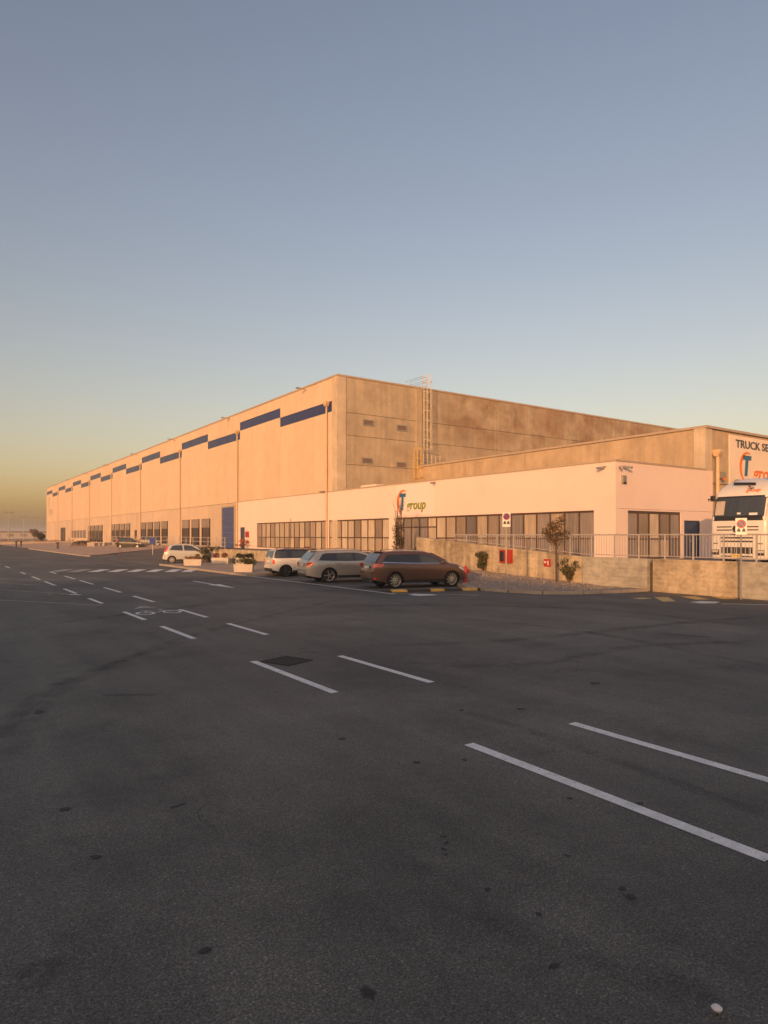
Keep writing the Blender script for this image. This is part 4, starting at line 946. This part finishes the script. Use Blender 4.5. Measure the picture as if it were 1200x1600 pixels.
# ---------------------------------------------------------------- truck: tall white tractor unit facing the road
def make_truck(loc, rz):
    root = thing('truck', 'tall white truck with black windscreen parked behind the railing', 'truck', loc, rz)
    W = 1.245
    def xf(z):   # how far the front has receded at height z above the ground (front faces local +X)
        return -interp([(0.2, .06), (.5, 0), (1.2, 0), (2.0, .03), (2.15, .05), (3.1, .30), (3.25, .34), (3.5, .56), (3.75, .90), (3.92, 1.30), (3.98, 1.6)], z)
    def hw(z): return interp([(0.2, 1.20), (.5, W), (2.1, W), (3.1, W-.05), (3.3, W-.07), (3.6, W-.2), (3.8, W-.36), (3.95, W-.6)], z)
    def row(z):
        x0, w_, c = xf(z), hw(z), .16; P = []
        for i in range(7): a = math.pi/2*i/6; P.append((x0-.10-c+c*math.cos(math.pi/2-a)+.0, w_-c+c*math.cos(a)*1.0, z) if False else (x0-.07-c+c*math.sin(a), w_-c+c*math.cos(a), z))
        for t in (.6, .3, 0): P.append((x0-.07*t*t, (w_-c)*t, z))
        full = [(-2.25, w_, z), (-1.2, w_, z)]+P
        return full+[(p[0], -p[1], p[2]) for p in full[-2::-1]]
    zs = [.3, .5, .8, 1.1, 1.4, 1.7, 2.0, 2.12, 2.2, 2.5, 2.8, 3.0, 3.12, 3.25, 3.4, 3.5, 3.62, 3.75, 3.85, 3.92, 3.97]
    m = MB(); rws = [row(z) for z in zs]; m.grid(rws)
    m.add(rws[-1], [tuple(range(len(rws[-1])))]); 
    for a in (0, -1): pass
    m.add([r_[0] for r_ in rws]+[r_[-1] for r_ in rws][::-1], [tuple(range(2*len(rws)))])
    m.build('cab', M['truck_white'], root, False, smooth=40, fix=True)
    def patch(y0, y1, z0, z1, nm, mt, d=.012, ny=10, nz=5):
        rr = []
        for i in range(nz+1):
            z = z0+(z1-z0)*i/nz; x0, w_ = xf(z), hw(z); r_ = []
            for j in range(ny+1):
                y = y0+(y1-y0)*j/ny; t = min(1, abs(y)/(w_-.16)); xx = x0-.07*t*t
                ex = abs(y)-(w_-.16)
                if ex > 0: xx = x0-.07-.16+math.sqrt(max(0, .16**2-min(ex, .16)**2))
                r_.append((xx+d, y, z))
            rr.append(r_)
        mm = MB(); mm.grid(rr); return mm.build(nm, M[mt], root, False, smooth=60, fix=True)
    patch(-1.19, 1.19, 2.02, 3.13, 'windscreen_surround', 'black_plastic', .010, 16)
    patch(-1.12, 1.12, 2.22, 3.05, 'windscreen', 'car_glass_grey', .016, 16)
    patch(-1.06, -.62, 2.28, 2.92, 'sun_curtain', 'pane_curtain', .019)
    patch(-.02, .14, 2.30, 2.38, 'dash_plate', 'white_enamel', .019); patch(.5, .85, 2.26, 2.36, 'dash_papers', 'white_enamel', .019)
    for s in (.5, -.1): MB().tube([(xf(2.15)+.04, s, 2.14), (xf(2.25)+.03, s+.62, 2.26)], .012, 5).build('wiper', M['black_plastic'], root, False)
    for z, h in ((1.72, .05), (1.58, .05)):
        for y0, y1 in ((.22, .92), (-.92, -.22)): patch(y0, y1, z, z+h, 'grille_slot', 'dark_metal', .006, 6, 1)
    # round badge with a three-pointed star
    b = MB(); b.lathe([(.17, .0), (.17, .03), (.15, .04), (0, .04)], 28, 'x', (xf(1.65)-.002, 0, 1.65)); bd = b.build('badge', M['black_plastic'], root, False)
    st_ = MB(); n = 28; ro, ri = .168, .148
    for k in range(n):
        a, a2 = 2*math.pi*k/n, 2*math.pi*(k+1)/n; st_.add([(.045, q*math.sin(t), q*math.cos(t)) for q, t in ((ro, a), (ro, a2), (ri, a2), (ri, a))], [(0, 1, 2, 3)])
    for k in range(3):
        a = 2*math.pi*k/3; st_.add([(.046, .15*math.sin(a), .15*math.cos(a)), (.046, .026*math.sin(a+R(60)), .026*math.cos(a+R(60))), (.052, 0, 0), (.046, .026*math.sin(a-R(60)), .026*math.cos(a-R(60)))], [(0, 1, 2), (0, 2, 3)])
    new_obj('star', st_.mesh('star', M['chrome']), bd, (xf(1.65), 0, 1.65))
    for z, h, y in ((1.22, .07, .72), (1.06, .07, .70)): patch(-y, y, z, z+h, 'grille_slot', 'dark_metal', .006, 8, 1)
    patch(-.70, .70, .40, .84, 'lower_grille', 'dark_metal', .006, 8, 2)
    for k in range(7): patch(-.60+.2*k-.011, -.60+.2*k+.011, .43, .81, 'grille_bar', 'truck_white', .012, 1, 2)
    patch(-.22, .22, .40, .52, 'licence_plate', 'plate_yellow', .02, 2, 1)
    for s in (1, -1):
        patch(*sorted((s*.80, s*1.17)), .48, .72, 'headlamp_recess', 'dark_metal', .008, 6, 2)
        patch(*sorted((s*.84, s*1.14)), .60, .69, 'headlamp', 'lamp_clear', .02, 6, 2)
        patch(*sorted((s*.86, s*1.1)), .98, 1.02, 'panel_gap', 'dark_metal', .006, 4, 1)
        mm = MB(); mm.cbox((-.32, s*(W+.15), 2.62) if s > 0 else (-.22, s*(W-.06), 3.06), (.14, .24, .78) if s > 0 else (.14, .2, .26)); mm.build('mirror', M['black_plastic'], root, False, bevel=.03)
        mm = MB(); mm.tube([(-.3, s*(W-.05), 3.02), (-.2, s*(W+.17), 3.04), (-.3, s*(W+.17), 2.95)], .025, 6); mm.build('mirror_arm', M['black_plastic'], root, False)
        sw = MB(); y = s*(hw(2.6)+.012); sw.add([(-.55, s*(hw(2.12)+.012), 2.12), (-1.45, s*(hw(2.12)+.012), 2.12), (-1.45, s*(hw(3.0)+.012), 3.0), (-.72, s*(hw(3.0)+.012), 3.0)], [(0, 1, 2, 3)]); sw.build('side_window', M['car_glass'], root, False, fix=True)
        sl = MB()
        for x in (-.45, -1.55): sl.box(x-.008, x+.008, *sorted((s*(W-.02), s*(W+.004))), .5, 2.1)
        sl.build('door_gap', M['dark_metal'], root, False)
        for k in range(3): B(-1.35, -.55, *sorted((s*(W-.1), s*(W+.015))), .42+.3*k, .46+.3*k).build('step', M['dark_metal'], root, False)
    # roof light bar, beacon lens, roof logo
    MB().tube([(xf(3.62)+.10, -.42, 3.72), (xf(3.62)+.10, .52, 3.66)], .06, 8).build('sun_bar', M['black_plastic'], root, False, smooth=40)
    MB().lathe([(0, 0), (.04, 0), (.03, .03), (0, .04)], 10, 'x', (xf(3.5), .3, 3.55)).build('marker_lamp', M['dark_metal'], root, False)
    tl = (R(62), 0, R(90))
    new_obj('letter_t', slab_T(.26, .20, M['text_blue'], .01), root, (xf(3.34)+.02, -.02+.40, 3.27), (R(58), 0, R(90)))
    new_obj('bow', crescent(.2, .16, .03, M['text_orange'], .01), root, (xf(3.40)+.03, .44-.02, 3.39), (R(58), 0, R(90)))
    new_obj('lettering', text_mesh('group', .26, .004, M['text_orange'], .004, .2), root, (xf(3.34)+.03, .22, 3.31), (R(58), 0, R(90)))
    # chassis and wheels
    B(-5.9, -.4, -.42, .42, .55, .95).build('chassis', M['dark_metal'], root, False)
    B(-2.2, -.15, -1.0, 1.0, .35, 1.0).build('engine_bay', M['dark_metal'], root, False)
    MB().lathe([(.0, 0), (.5, 0), (.5, .1), (.0, .1)], 20, 'z', (-4.6, 0, 1.0)).build('fifth_wheel', M['dark_metal'], root, False)
    for y in (-1.0, 1.0): MB().tube([(-3.9, y, .62), (-2.6, y, .62)], .28, 12).build('fuel_tank', M['alloy'], root, False, smooth=40)
    tw = make_wheel(.5, .32, 10, 'galv')
    for x, s in ((-1.35, 1), (-1.35, -1), (-4.9, 1), (-4.9, -1)):
        wo = new_obj('wheel', tw[0], root, (x, s*1.06, .5), (0, 0, 0 if s > 0 else math.pi)); new_obj('rim', tw[1], wo); new_obj('brake', tw[2], wo)
    return root
make_truck((29.7, 15.32, .75), math.pi)
# ---------------------------------------------------------------- plants
def leaf_cloud(m, c, rad, n, size, rng, shell=.35, squash=1.0):
    for _ in range(n):
        while True:
            d = Vector((rng.uniform(-1, 1), rng.uniform(-1, 1), rng.uniform(-1, 1)))
            if shell < d.length < 1: break
        p = Vector((c[0]+d.x*rad[0], c[1]+d.y*rad[1], c[2]+d.z*rad[2]))
        a = Vector((rng.gauss(0, 1), rng.gauss(0, 1), rng.gauss(0, 1))).normalized(); b = a.orthogonal().normalized(); b.rotate(Matrix.Rotation(rng.random()*6.28, 3, a))
        s = size*rng.uniform(.6, 1.4); u = b*s; v = a.cross(b)*s*.5
        m.add([p-u, p+v, p+u, p-v], [(0, 1, 2, 3)])
def grow(m, p, d, length, r, depth, rng, spread=.5, tips=None, up=.15, taper=.65):
    pts = [p]; rr = [r]; q = Vector(p); dd = Vector(d)
    for i in range(3):
        dd = (dd+Vector((rng.gauss(0, .10), rng.gauss(0, .10), up*.3))).normalized(); q = q+dd*length/3; pts.append(q.copy()); rr.append(r*(1-(1-taper)*(i+1)/3))
    m.tube(pts, rr, 5 if depth else 4, False)
    if tips is not None and depth <= 1: tips.append(q.copy())
    if depth == 0: return
    for k in range(rng.choice((2, 3))):
        nd = (dd+Vector((rng.gauss(0, spread), rng.gauss(0, spread), rng.gauss(up, spread*.5)))).normalized()
        grow(m, q, nd, length*rng.uniform(.6, .85), r*taper*.8, depth-1, rng, spread, tips, up, taper)
def shrub(px, py, z, h, w_, leaf, label, seed, n=900, size=.05, group='shrubs on the gravel verge', name='shrub', x=None):
    p = gp(px, py, z) if x is None else x; rng = random.Random(seed); t = thing(name, label, 'shrub', (p[0], p[1], z), 0, group)
    st_ = MB(); tips = []
    for k in range(5):
        a = rng.random()*6.28; grow(st_, (0.05*math.cos(a), .05*math.sin(a), -.02), (math.cos(a)*.4, math.sin(a)*.4, 1), h*.42, .016, 2, rng, .45, tips)
    st_.build('stem', M['bark'], t, False)
    lf = MB()
    for k in range(9):
        c = (rng.gauss(0, w_*.3), rng.gauss(0, w_*.3), h*rng.uniform(.25, .85)); q_ = rng.uniform(.12, .3); leaf_cloud(lf, c, (w_*q_, w_*q_, h*q_*.8), n//9, size, rng, 0)
    for q in tips: leaf_cloud(lf, q, (.09, .09, .1), 9, size*.8, rng, 0)
    lf.build('foliage', M[leaf], t, False); return t
shrub(757, 894, .33, 1.0, .75, 'leaf_olive', 'leafy green brown shrub against the wall left of the fire cabinet', 3)
shrub(890, 910.5, .12, 1.05, .62, 'leaf_olive', 'narrow leafy shrub against the wall right of the small tree', 5)
shrub(657, 872, .42, .95, .8, 'leaf_dark', 'dark round shrub against the rising end of the wall, behind the brown car', 7)
shrub(607, 876, .42, .75, 1.5, 'leaf_dark', 'wide clipped dark hedge bush behind the roof of the brown car', 9, 1600)
shrub(480, 868, .3, .8, 1.0, 'leaf_red', 'reddish low shrub showing between the silver and brown cars', 10, 900)
shrub(322, 878.5, .1, 1.25, .95, 'leaf_olive', 'bushy shrub at the nose of the small white hatchback', 12, 1300, group='shrubs by the planters')
shrub(387, 856.5, .75, 1.0, 1.1, 'leaf_orange', 'orange red shrub below the red fire box by the blue door', 13, 900, x=(30.2, 72.2), group='shrubs by the planters')
# small roadside tree with a round autumn crown
def round_tree(loc, label):
    rng = random.Random(21); t = thing('small_tree', label, 'tree', loc)
    tr = MB(); tr.tube([(0, 0, -.05), (.01, .02, .7), (-.02, .0, 1.35), (0, .02, 2.05)], [.042, .036, .032, .028], 7, False); tips = []
    for k in range(7):
        a = k*6.28/7+rng.random()*.5; grow(tr, (0, 0, 1.35+.1*k), (math.cos(a)*.7, math.sin(a)*.7, .9), .36, .016, 2, rng, .5, tips)
    tr.build('trunk', M['bark'], t, False); lf = MB()
    for q in tips:
        leaf_cloud(lf, q, (.17, .17, .17), 18, .036, rng, 0)
    for k in range(14):
        d = Vector((rng.gauss(0, 1), rng.gauss(0, 1), rng.gauss(0, 1))).normalized()*rng.uniform(.3, .85); leaf_cloud(lf, (d.x*.6, d.y*.6, 2.1+d.z*.9), (.2, .2, .18), 38, .036, rng, 0)
    lf.build('crown', M['leaf_autumn'], t, False); return t
p = gp(866.5, 909, .16); round_tree((p[0]-.12, p[1]-.2, .14), 'small round tree with thin brown autumn crown before the railing')
# bare upright trees in front of the office
def bare_tree(loc, h, label, seed, mat, n=10, leaf=None, spread=.16, r=.07, lean=.12):
    rng = random.Random(seed); t = thing('bare_tree', label, 'tree', loc); tr = MB(); tips = []
    tr.tube([(0, 0, -.1), (.02, .01, h*.28), (0, .02, h*.62), (.03, 0, h)], [r, r*.8, r*.5, r*.12], 7, False)
    for k in range(n):
        z = h*(.16+.7*k/n); a = rng.random()*6.28; grow(tr, (0, 0, z), (math.cos(a)*lean*3, math.sin(a)*lean*3, 1), h*.17*(1.15-.5*k/n), r*.3, 2, rng, spread, tips, .5)
    tr.build('trunk', M[mat], t, False)
    if leaf:
        lf = MB()
        for q in tips:
            if q.z < h*.62: leaf_cloud(lf, q, (.25, .25, .35), 26, .06, rng, 0)
        lf.build('crown', M[leaf], t, False)
    return t
def clump_tree(loc, label):
    rng = random.Random(31); t = thing('bare_tree', label, 'tree', loc); tr = MB(); tips = []
    for k in range(9):
        a = rng.random()*6.28; o_ = .28*math.sqrt(rng.random()); h = (4.3, 3.9, 3.6, 3.3, 3.2, 2.9, 2.7, 2.5, 2.3)[k]
        b = Vector((o_*math.cos(a), o_*math.sin(a), -.1)); q = b+Vector((rng.gauss(0, .12), rng.gauss(0, .12), h))
        mid = b.lerp(q, .5)+Vector((rng.gauss(0, .06), rng.gauss(0, .06), 0)); tr.tube([b, mid, q], [.04, .027, .006], 6, False)
        for i in range(7):
            z = rng.uniform(.2, .9); s_ = b.lerp(q, z); an = rng.random()*6.28; grow(tr, s_, (math.cos(an)*.45, math.sin(an)*.45, 1), h*.14, .011, 1, rng, .25, tips, .5)
    tr.build('trunk', M['bark'], t, False); lf = MB()
    for k in range(15):
        a = rng.random()*6.28; z = rng.uniform(.15, 1.9); r_ = .5*(1-z/3.2)+.05; leaf_cloud(lf, (r_*math.cos(a)*rng.random(), r_*math.sin(a)*rng.random(), z), (.3, .3, .3), 90, .05, rng, 0)
    for q in tips[::2]: leaf_cloud(lf, q, (.1, .1, .15), 5, .03, rng, 0)
    lf.build('crown', M['leaf_dark'], t, False); return t
clump_tree((27.4, 37.8, .75), 'tall bare many stemmed tree with a dark leafy base by the office entrance')
bare_tree((29.6, 58.9, .75), 3.0, 'reddish bare sapling before the office windows, above the white and black car', 33, 'bark_red', 9, None, .22, .04)
bare_tree((25.2, 70.5, .7), 2.6, 'thin bare sapling beside the blue overhead door', 37, 'bark_red', 6, None, .2, .03)

# ---------------------------------------------------------------- planters
def planter(px, py, z, L, label, kind, seed, rz=R(-34.7), h=.42):
    p = gp(px, py, z); rng = random.Random(seed); t = thing('planter', label, 'planter', (p[0], p[1], z), rz, 'white concrete planters')
    m = MB(); w_ = .46; o, i = .0, .05
    m.add([(-L/2+.04, -w_/2+.03, 0), (L/2-.04, -w_/2+.03, 0), (L/2-.04, w_/2-.03, 0), (-L/2+.04, w_/2-.03, 0), (-L/2, -w_/2, h), (L/2, -w_/2, h), (L/2, w_/2, h), (-L/2, w_/2, h),
           (-L/2+i, -w_/2+i, h), (L/2-i, -w_/2+i, h), (L/2-i, w_/2-i, h), (-L/2+i, w_/2-i, h), (-L/2+i, -w_/2+i, h-.08), (L/2-i, -w_/2+i, h-.08), (L/2-i, w_/2-i, h-.08), (-L/2+i, w_/2-i, h-.08)],
          [(0, 1, 5, 4), (1, 2, 6, 5), (2, 3, 7, 6), (3, 0, 4, 7), (4, 5, 9, 8), (5, 6, 10, 9), (6, 7, 11, 10), (7, 4, 8, 11), (8, 9, 13, 12), (9, 10, 14, 13), (10, 11, 15, 14), (11, 8, 12, 15), (3, 2, 1, 0)])
    m.build('trough', M['terracotta'], t, False); B(-L/2+.05, L/2-.05, -w_/2+.05, w_/2-.05, h-.14, h-.05).build('soil', M['far_brown'], t, False)
    lf = MB()
    if kind == 'balls':
        for x in (-.27, .27): leaf_cloud(lf, (x*L/1.15, 0, h+.16), (.25, .22, .2), 420, .035, rng, .3)
        lf.build('foliage', M['leaf_red'], t, False)
    elif kind == 'dry':
        for k in range(7): leaf_cloud(lf, ((k-3)*L*.13, 0, h+.08), (.14, .16, .15), 110, .035, rng, 0)
        lf.build('foliage', M['leaf_dry'], t, False)
    else:
        for k in range(11): leaf_cloud(lf, (rng.uniform(-.5, .5)*L, rng.gauss(0, .08), h+.10+rng.random()*.12), (.2, .2, .17), 120, .04, rng, 0)
        lf.build('foliage', M['leaf_dark' if kind == 'dark' else 'leaf_olive'], t, False)
    return t
planter(302, 883.5, .11, 1.20, 'pale planter with dry grassy flowers, beside the small white car', 'dry', 41)
planter(344.5, 880.5, .11, 1.22, 'white planter with two round dark red plants', 'balls', 42)
planter(381, 893.5, .11, 1.06, 'nearest white planter with brown green trailing plants', 'olive', 43)
planter(381, 881, .11, 1.15, 'white planter with dense dark shrub, behind the nearest planter', 'dark', 44)

# ---------------------------------------------------------------- signs and hydrant
def disc(c, r, mat, nm, parent, ax, t=.006, n=24):
    m = MB(); m.lathe([(r, 0), (r, -t), (0, -t)], n, 'y', c); return m.build(nm, M[mat], parent, False)
def no_parking(px, py, ztop, zbot, label, z=.1, yaw=-YAW, w_=.42, pos=None):
    p = pos or gp(px, py, z); t = thing('road_sign', label, 'sign', (p[0], p[1], z), yaw, 'no parking signs on poles')
    MB().tube([(0, 0, -.1), (0, 0, ztop-z)], .03, 8).build('pole', M['galv'], t, False, smooth=40)
    B(-w_/2, w_/2, -.05, -.035, zbot-z, ztop-z).build('plate', M['white_enamel'], t, False, bevel=.006)
    cz = ztop-z-w_*.5-.02; r = w_*.42
    d = disc((0, -.051, cz), r, 'red', 'red_ring', t, 0); disc((0, -.058, cz), r*.72, 'sign_blue', 'blue_disc', t, 0)
    m = MB(); a = R(-45); hw_ = r*.12
    for s in (1,):
        ux, uz = math.cos(a), math.sin(a); vx, vz_ = -uz, ux
        m.add([(ux*r*.8*q+vx*hw_*k, -.066, cz+uz*r*.8*q+vz_*hw_*k) for q, k in ((-1, -1), (1, -1), (1, 1), (-1, 1))], [(0, 1, 2, 3)])
    m.build('red_bar', M['red'], t, False, fix=True)
    for s in (-1, 1):
        b = MB(); b.box(s*w_*.22-.05, s*w_*.22+.05, -.056, -.0505, zbot-z+.10, zbot-z+.16).box(s*w_*.22-.03, s*w_*.22+.035, -.056, -.0505, zbot-z+.16, zbot-z+.21)
        b.build('pictogram', M['text_dark'], t, False)
    return t
no_parking(791, 922, 2.96, 2.42, 'no parking sign on a thin pole before the red wall cabinet', .12, w_=.29)
no_parking(1170, 932, 2.68, 2.13, 'no parking sign on a thin pole in front of the white truck', .0, yaw=-R(55), w_=.34, pos=(22.1, 11.25))
# blue sign by the docks
p = gp(238.5, 868, .05); t = thing('road_sign', 'small blue parking sign on a pole near the docks', 'sign', (p[0], p[1], .05), -R(20))
MB().tube([(0, 0, 0), (0, 0, 1.9)], .03, 6).build('pole', M['galv'], t, False); B(-.3, .3, -.04, -.02, 1.15, 1.85).build('plate', M['sign_blue'], t, False)
# hydrant
p = gp(730, 910.3, .12); h = thing('fire_hydrant', 'red fire hydrant at the front bumper of the brown estate', 'hydrant', (p[0]-.1, p[1], .1), R(-20))
MB().lathe([(.12, 0), (.12, .04), (.085, .05), (.08, .42), (.105, .45), (.105, .55), (.085, .58), (.075, .66), (.04, .72), (.02, .73), (.02, .77), (0, .77)], 16).build('barrel', M['red'], h, False, smooth=35)
for s in (1, -1):
    MB().lathe([(.045, .08), (.045, .15), (.055, .155), (.055, .185), (0, .185)], 12, 'x', (0, 0, .5)).build('nozzle', M['red_dark'], h, False) if s > 0 else MB().lathe([(.045, -.08), (.045, -.15), (.055, -.155), (.055, -.185), (0, -.185)], 12, 'x', (0, 0, .5)).build('nozzle', M['red_dark'], h, False)
# fire hose cabinet on the wall and the little red sign
def on_wall(px, X=WX): t_ = (px-600)/FPX; D = X/(S_+C_*t_); return D*(C_-S_*t_), D
y1, D1 = on_wall(784.5); y0, _ = on_wall(801.5)
c = thing('hose_cabinet', 'red fire hose cabinet with dark window on the retaining wall', 'fire cabinet', (WX, (y0+y1)/2, .85))
B(WX-.2, WX-.003, y0, y1, .83, 1.45).build('cabinet', M['red'], c, bevel=.015); B(WX-.206, WX-.2005, y0+.56*(y1-y0), y1-.05, .9, 1.38).build('window', M['car_glass'], c)
y1, D1 = on_wall(850); y0, _ = on_wall(860.5)
s = thing('fire_sign', 'small red and white fire sign plate on the wall beside the tree', 'sign', (WX, (y0+y1)/2, .7))
B(WX-.02, WX-.003, y0, y1, .74, 1.08).build('plate', M['red'], s); B(WX-.026, WX-.0205, y0+.28*(y1-y0), y0+.42*(y1-y0), .82, 1.0).build('pictogram', M['white_enamel'], s); B(WX-.026, WX-.0205, y0+.62*(y1-y0), y0+.9*(y1-y0), .9, .98).build('pictogram', M['white_enamel'], s)
# yellow and black kerb blocks beside the brown car
pm('kerb_yellow', (.66, .42, .10), .6, .2, 5); pm('kerb_black', (.05, .045, .042), .7, .2, 5)
kb = thing('striped_kerb', 'yellow and black striped low kerb beside the brown estate car', 'kerb', (*gp(600, 925.5), 0))
edges = [598, 610, 635, 671, 693, 720, 744, 756]
for k, (a, b) in enumerate(zip(edges[:-1], edges[1:])):
    A, Bq = Vector(gp(a, 925.5-3.6*(a-598)/158)), Vector(gp(b, 925.5-3.6*(b-598)/158)); d = Bq-A; c = (A+Bq)/2
    m = MB(); m.cbox((c.x, c.y, .045), (d.length-.02, .34, .09), math.atan2(d.y, d.x)); m.build('kerb_block', M['kerb_yellow' if k % 2 else 'kerb_black'], kb, bevel=.015)
# bollards
for px, py, lb in ((90, 858.3, 'lone dark bollard on the pale apron left of the docks'), (25.5, 854.8, 'dark bollard, left of the far pair by the left edge'), (33, 854.3, 'dark bollard, right of the far pair by the left edge')):
    p = gp(px, py, .1); t = thing('bollard', lb, 'bollard', (p[0], p[1], .1), 0, 'dark bollards on the apron')
    MB().lathe([(.17, 0), (.17, .06), (.13, .08), (.13, .8), (.19, .84), (.19, .98), (.15, 1.04), (0, 1.05)], 12).build('post', M['black_plastic'], t, False, smooth=35)

# ---------------------------------------------------------------- far left: masts, tree, bush, walls
def mast(px, D, ytop, label):
    t_ = (px-600)/FPX; x, y = D*(S_+C_*t_), D*(C_-S_*t_); h = CAM_H+(HOR-ytop)*D/FPX
    t = thing('lamp_mast', label, 'lamp post', (x, y, 0), 0, 'far lamp masts')
    MB().tube([(0, 0, 0), (0, 0, h)], [.22, .1], 7).build('pole', M['galv'], t, False, smooth=40)
    B(-1.6, 1.6, -.08, .08, h-.25, h-.1).build('cross_arm', M['galv'], t, False)
    for k in (-1.4, -.6, .6, 1.4): B(k-.25, k+.25, -.4, .2, h-.08, h+.15).build('lamp_head', M['galv'], t, False)
mast(13.5, 230, 800, 'tall lamp mast at the far left, nearest of the three'); mast(37, 330, 807, 'tall faint lamp mast, middle of the three at the far left'); mast(54.5, 360, 809, 'tall faint lamp mast nearest the warehouse corner')
def far_tree(px, D, ytop, ybot, wpx, label, leaf, seed, n=1500, size=.22):
    t_ = (px-600)/FPX; x, y = D*(S_+C_*t_), D*(C_-S_*t_); h = CAM_H+(HOR-ytop)*D/FPX; w_ = wpx*D/FPX/2; rng = random.Random(seed)
    t = thing('far_tree', label, 'tree', (x, y, 0), 0, 'far trees at the left'); tr = MB(); tips = []
    tr.tube([(0, 0, -.1), (0, 0, h*.5)], [.16, .1], 6, False); 
    for k in range(5): a = k*1.25; grow(tr, (0, 0, h*.35), (math.cos(a)*.6, math.sin(a)*.6, .8), h*.25, .06, 2, rng, .4, tips)
    tr.build('trunk', M['bark'], t, False); lf = MB()
    for k in range(12): leaf_cloud(lf, (rng.gauss(0, w_*.4), rng.gauss(0, w_*.4), h*rng.uniform(.45, .82)), (w_*.5, w_*.5, h*.17), n//12, size, rng, 0)
    lf.build('crown', M[leaf], t, False)
far_tree(54.5, 240, 826, 840, 12, 'far round grey brown tree before the warehouse corner', 'leaf_dry', 51)
far_tree(65.5, 165, 832, 847, 11, 'dark bushy tree at the far warehouse corner', 'leaf_dark', 52)
# low walls and hedges running across the far end of the road
fw_ = thing('far_wall', 'low pale wall across the far end at the left edge', 'wall', (10, 175, 0))
for k in range(14): B(2+4*k, 5.96+4*k, 172, 172.3, 0, .75).build('wall_section', M['far_pale'], fw_)
hd_ = MB(); rng = random.Random(61)
for k in range(60): leaf_cloud(hd_, (rng.uniform(-8, 34), 186+rng.uniform(-3, 3), .5), (1.4, 1.0, .6), 60, .16, rng, 0)
tag(hd_.build('hedge', M['leaf_dry'], fix=False), 'low brown hedge at the far end of the road', 'hedge')
far = thing('far_building', 'long low pale building on the horizon at the left edge', 'building', (20, 520, 0))
B(-30, 130, 520, 545, 0, 4.5).build('wall', M['far_pale'], far); B(-31, 131, 519, 546, 4.5, 5.2).build('roof', M['far_brown'], far)
for k in range(20): B(-26+8*k, -22+8*k, 519.9, 520.01, 1.5, 3.2).build('window', M['pane_dark'], far)
# white barriers and stacked blocks in front of the docks
rng = random.Random(71)
BL = ['leftmost pale road barrier before the docks, beside the earth mound', 'second pale road barrier from the earth mound', 'third pale road barrier from the earth mound', 'middle pale road barrier of the row before the docks', 'third pale road barrier from the dark car before the docks', 'second pale road barrier from the dark car before the docks', 'rightmost pale road barrier, beside the dark car before the docks']
for i, px in enumerate((142, 150, 158, 166, 174, 182, 190)):
    p = gp(px, 853.5-.12*i, .42); t = thing('road_barrier', BL[i], 'barrier', (p[0], p[1], .40), rng.uniform(-.5, .1), 'row of pale road barriers')
    m = MB(); m.prism([(-.28, 0), (.28, 0), (.24, .15), (.09, .4), (.07, .85), (-.07, .85), (-.09, .4), (-.24, .15)], 'x', -.55, .55); m.v = [(x, y*.8, z*.75) for x, y, z in m.v]; m.build('barrier_block', M['far_pale'], t, False)
p = gp(128, 853.5, .35); t = thing('earth_mound', 'dark heap of earth and weeds before the docks', 'mound', (p[0], p[1], .3))
m = MB(); rr = []
for i in range(9):
    r_ = 1.3*i/8; rr.append([(r_*1.5*math.cos(6.2832*k/16)*(1+.15*math.sin(3*k+i)), r_*math.sin(6.2832*k/16)*(1+.1*math.sin(5*k)), 1.0*(1-(i/8)**1.5)+.05*math.sin(4*k+2*i)) for k in range(17)])
m.grid(rr); m.build('soil', M['far_brown'], t, False, smooth=50); lf = MB(); leaf_cloud(lf, (0, 0, .5), (1.6, 1.1, .5), 900, .09, rng, 0); lf.build('weeds', M['leaf_dark'], t, False)
# signs of life near the drive: little bare shrub in its ring
p = gp(187, 871, .1); bare_tree((p[0], p[1], .1), 1.35, 'little bare sapling on the apron corner near the crossing', 81, 'bark_red', 7, None, .3, .03, .25)

# ---------------------------------------------------------------- evening haze
hz = B(-900, 1400, -300, 2600, -1.1, 19.5).build('haze', M['galv'])
hm = bpy.data.materials.new('haze'); hm.use_nodes = True; n_ = hm.node_tree.nodes; n_.remove(n_['Principled BSDF'])
pv = n_.new('ShaderNodeVolumePrincipled'); pv.inputs['Color'].default_value = (.88, .91, 1, 1); pv.inputs['Density'].default_value = .0006; pv.inputs['Anisotropy'].default_value = 0.0
hm.node_tree.links.new(pv.outputs[0], n_['Material Output'].inputs['Volume']); hz.data.materials.clear(); hz.data.materials.append(hm)
stuff(hz, 'thin evening haze over the whole place')
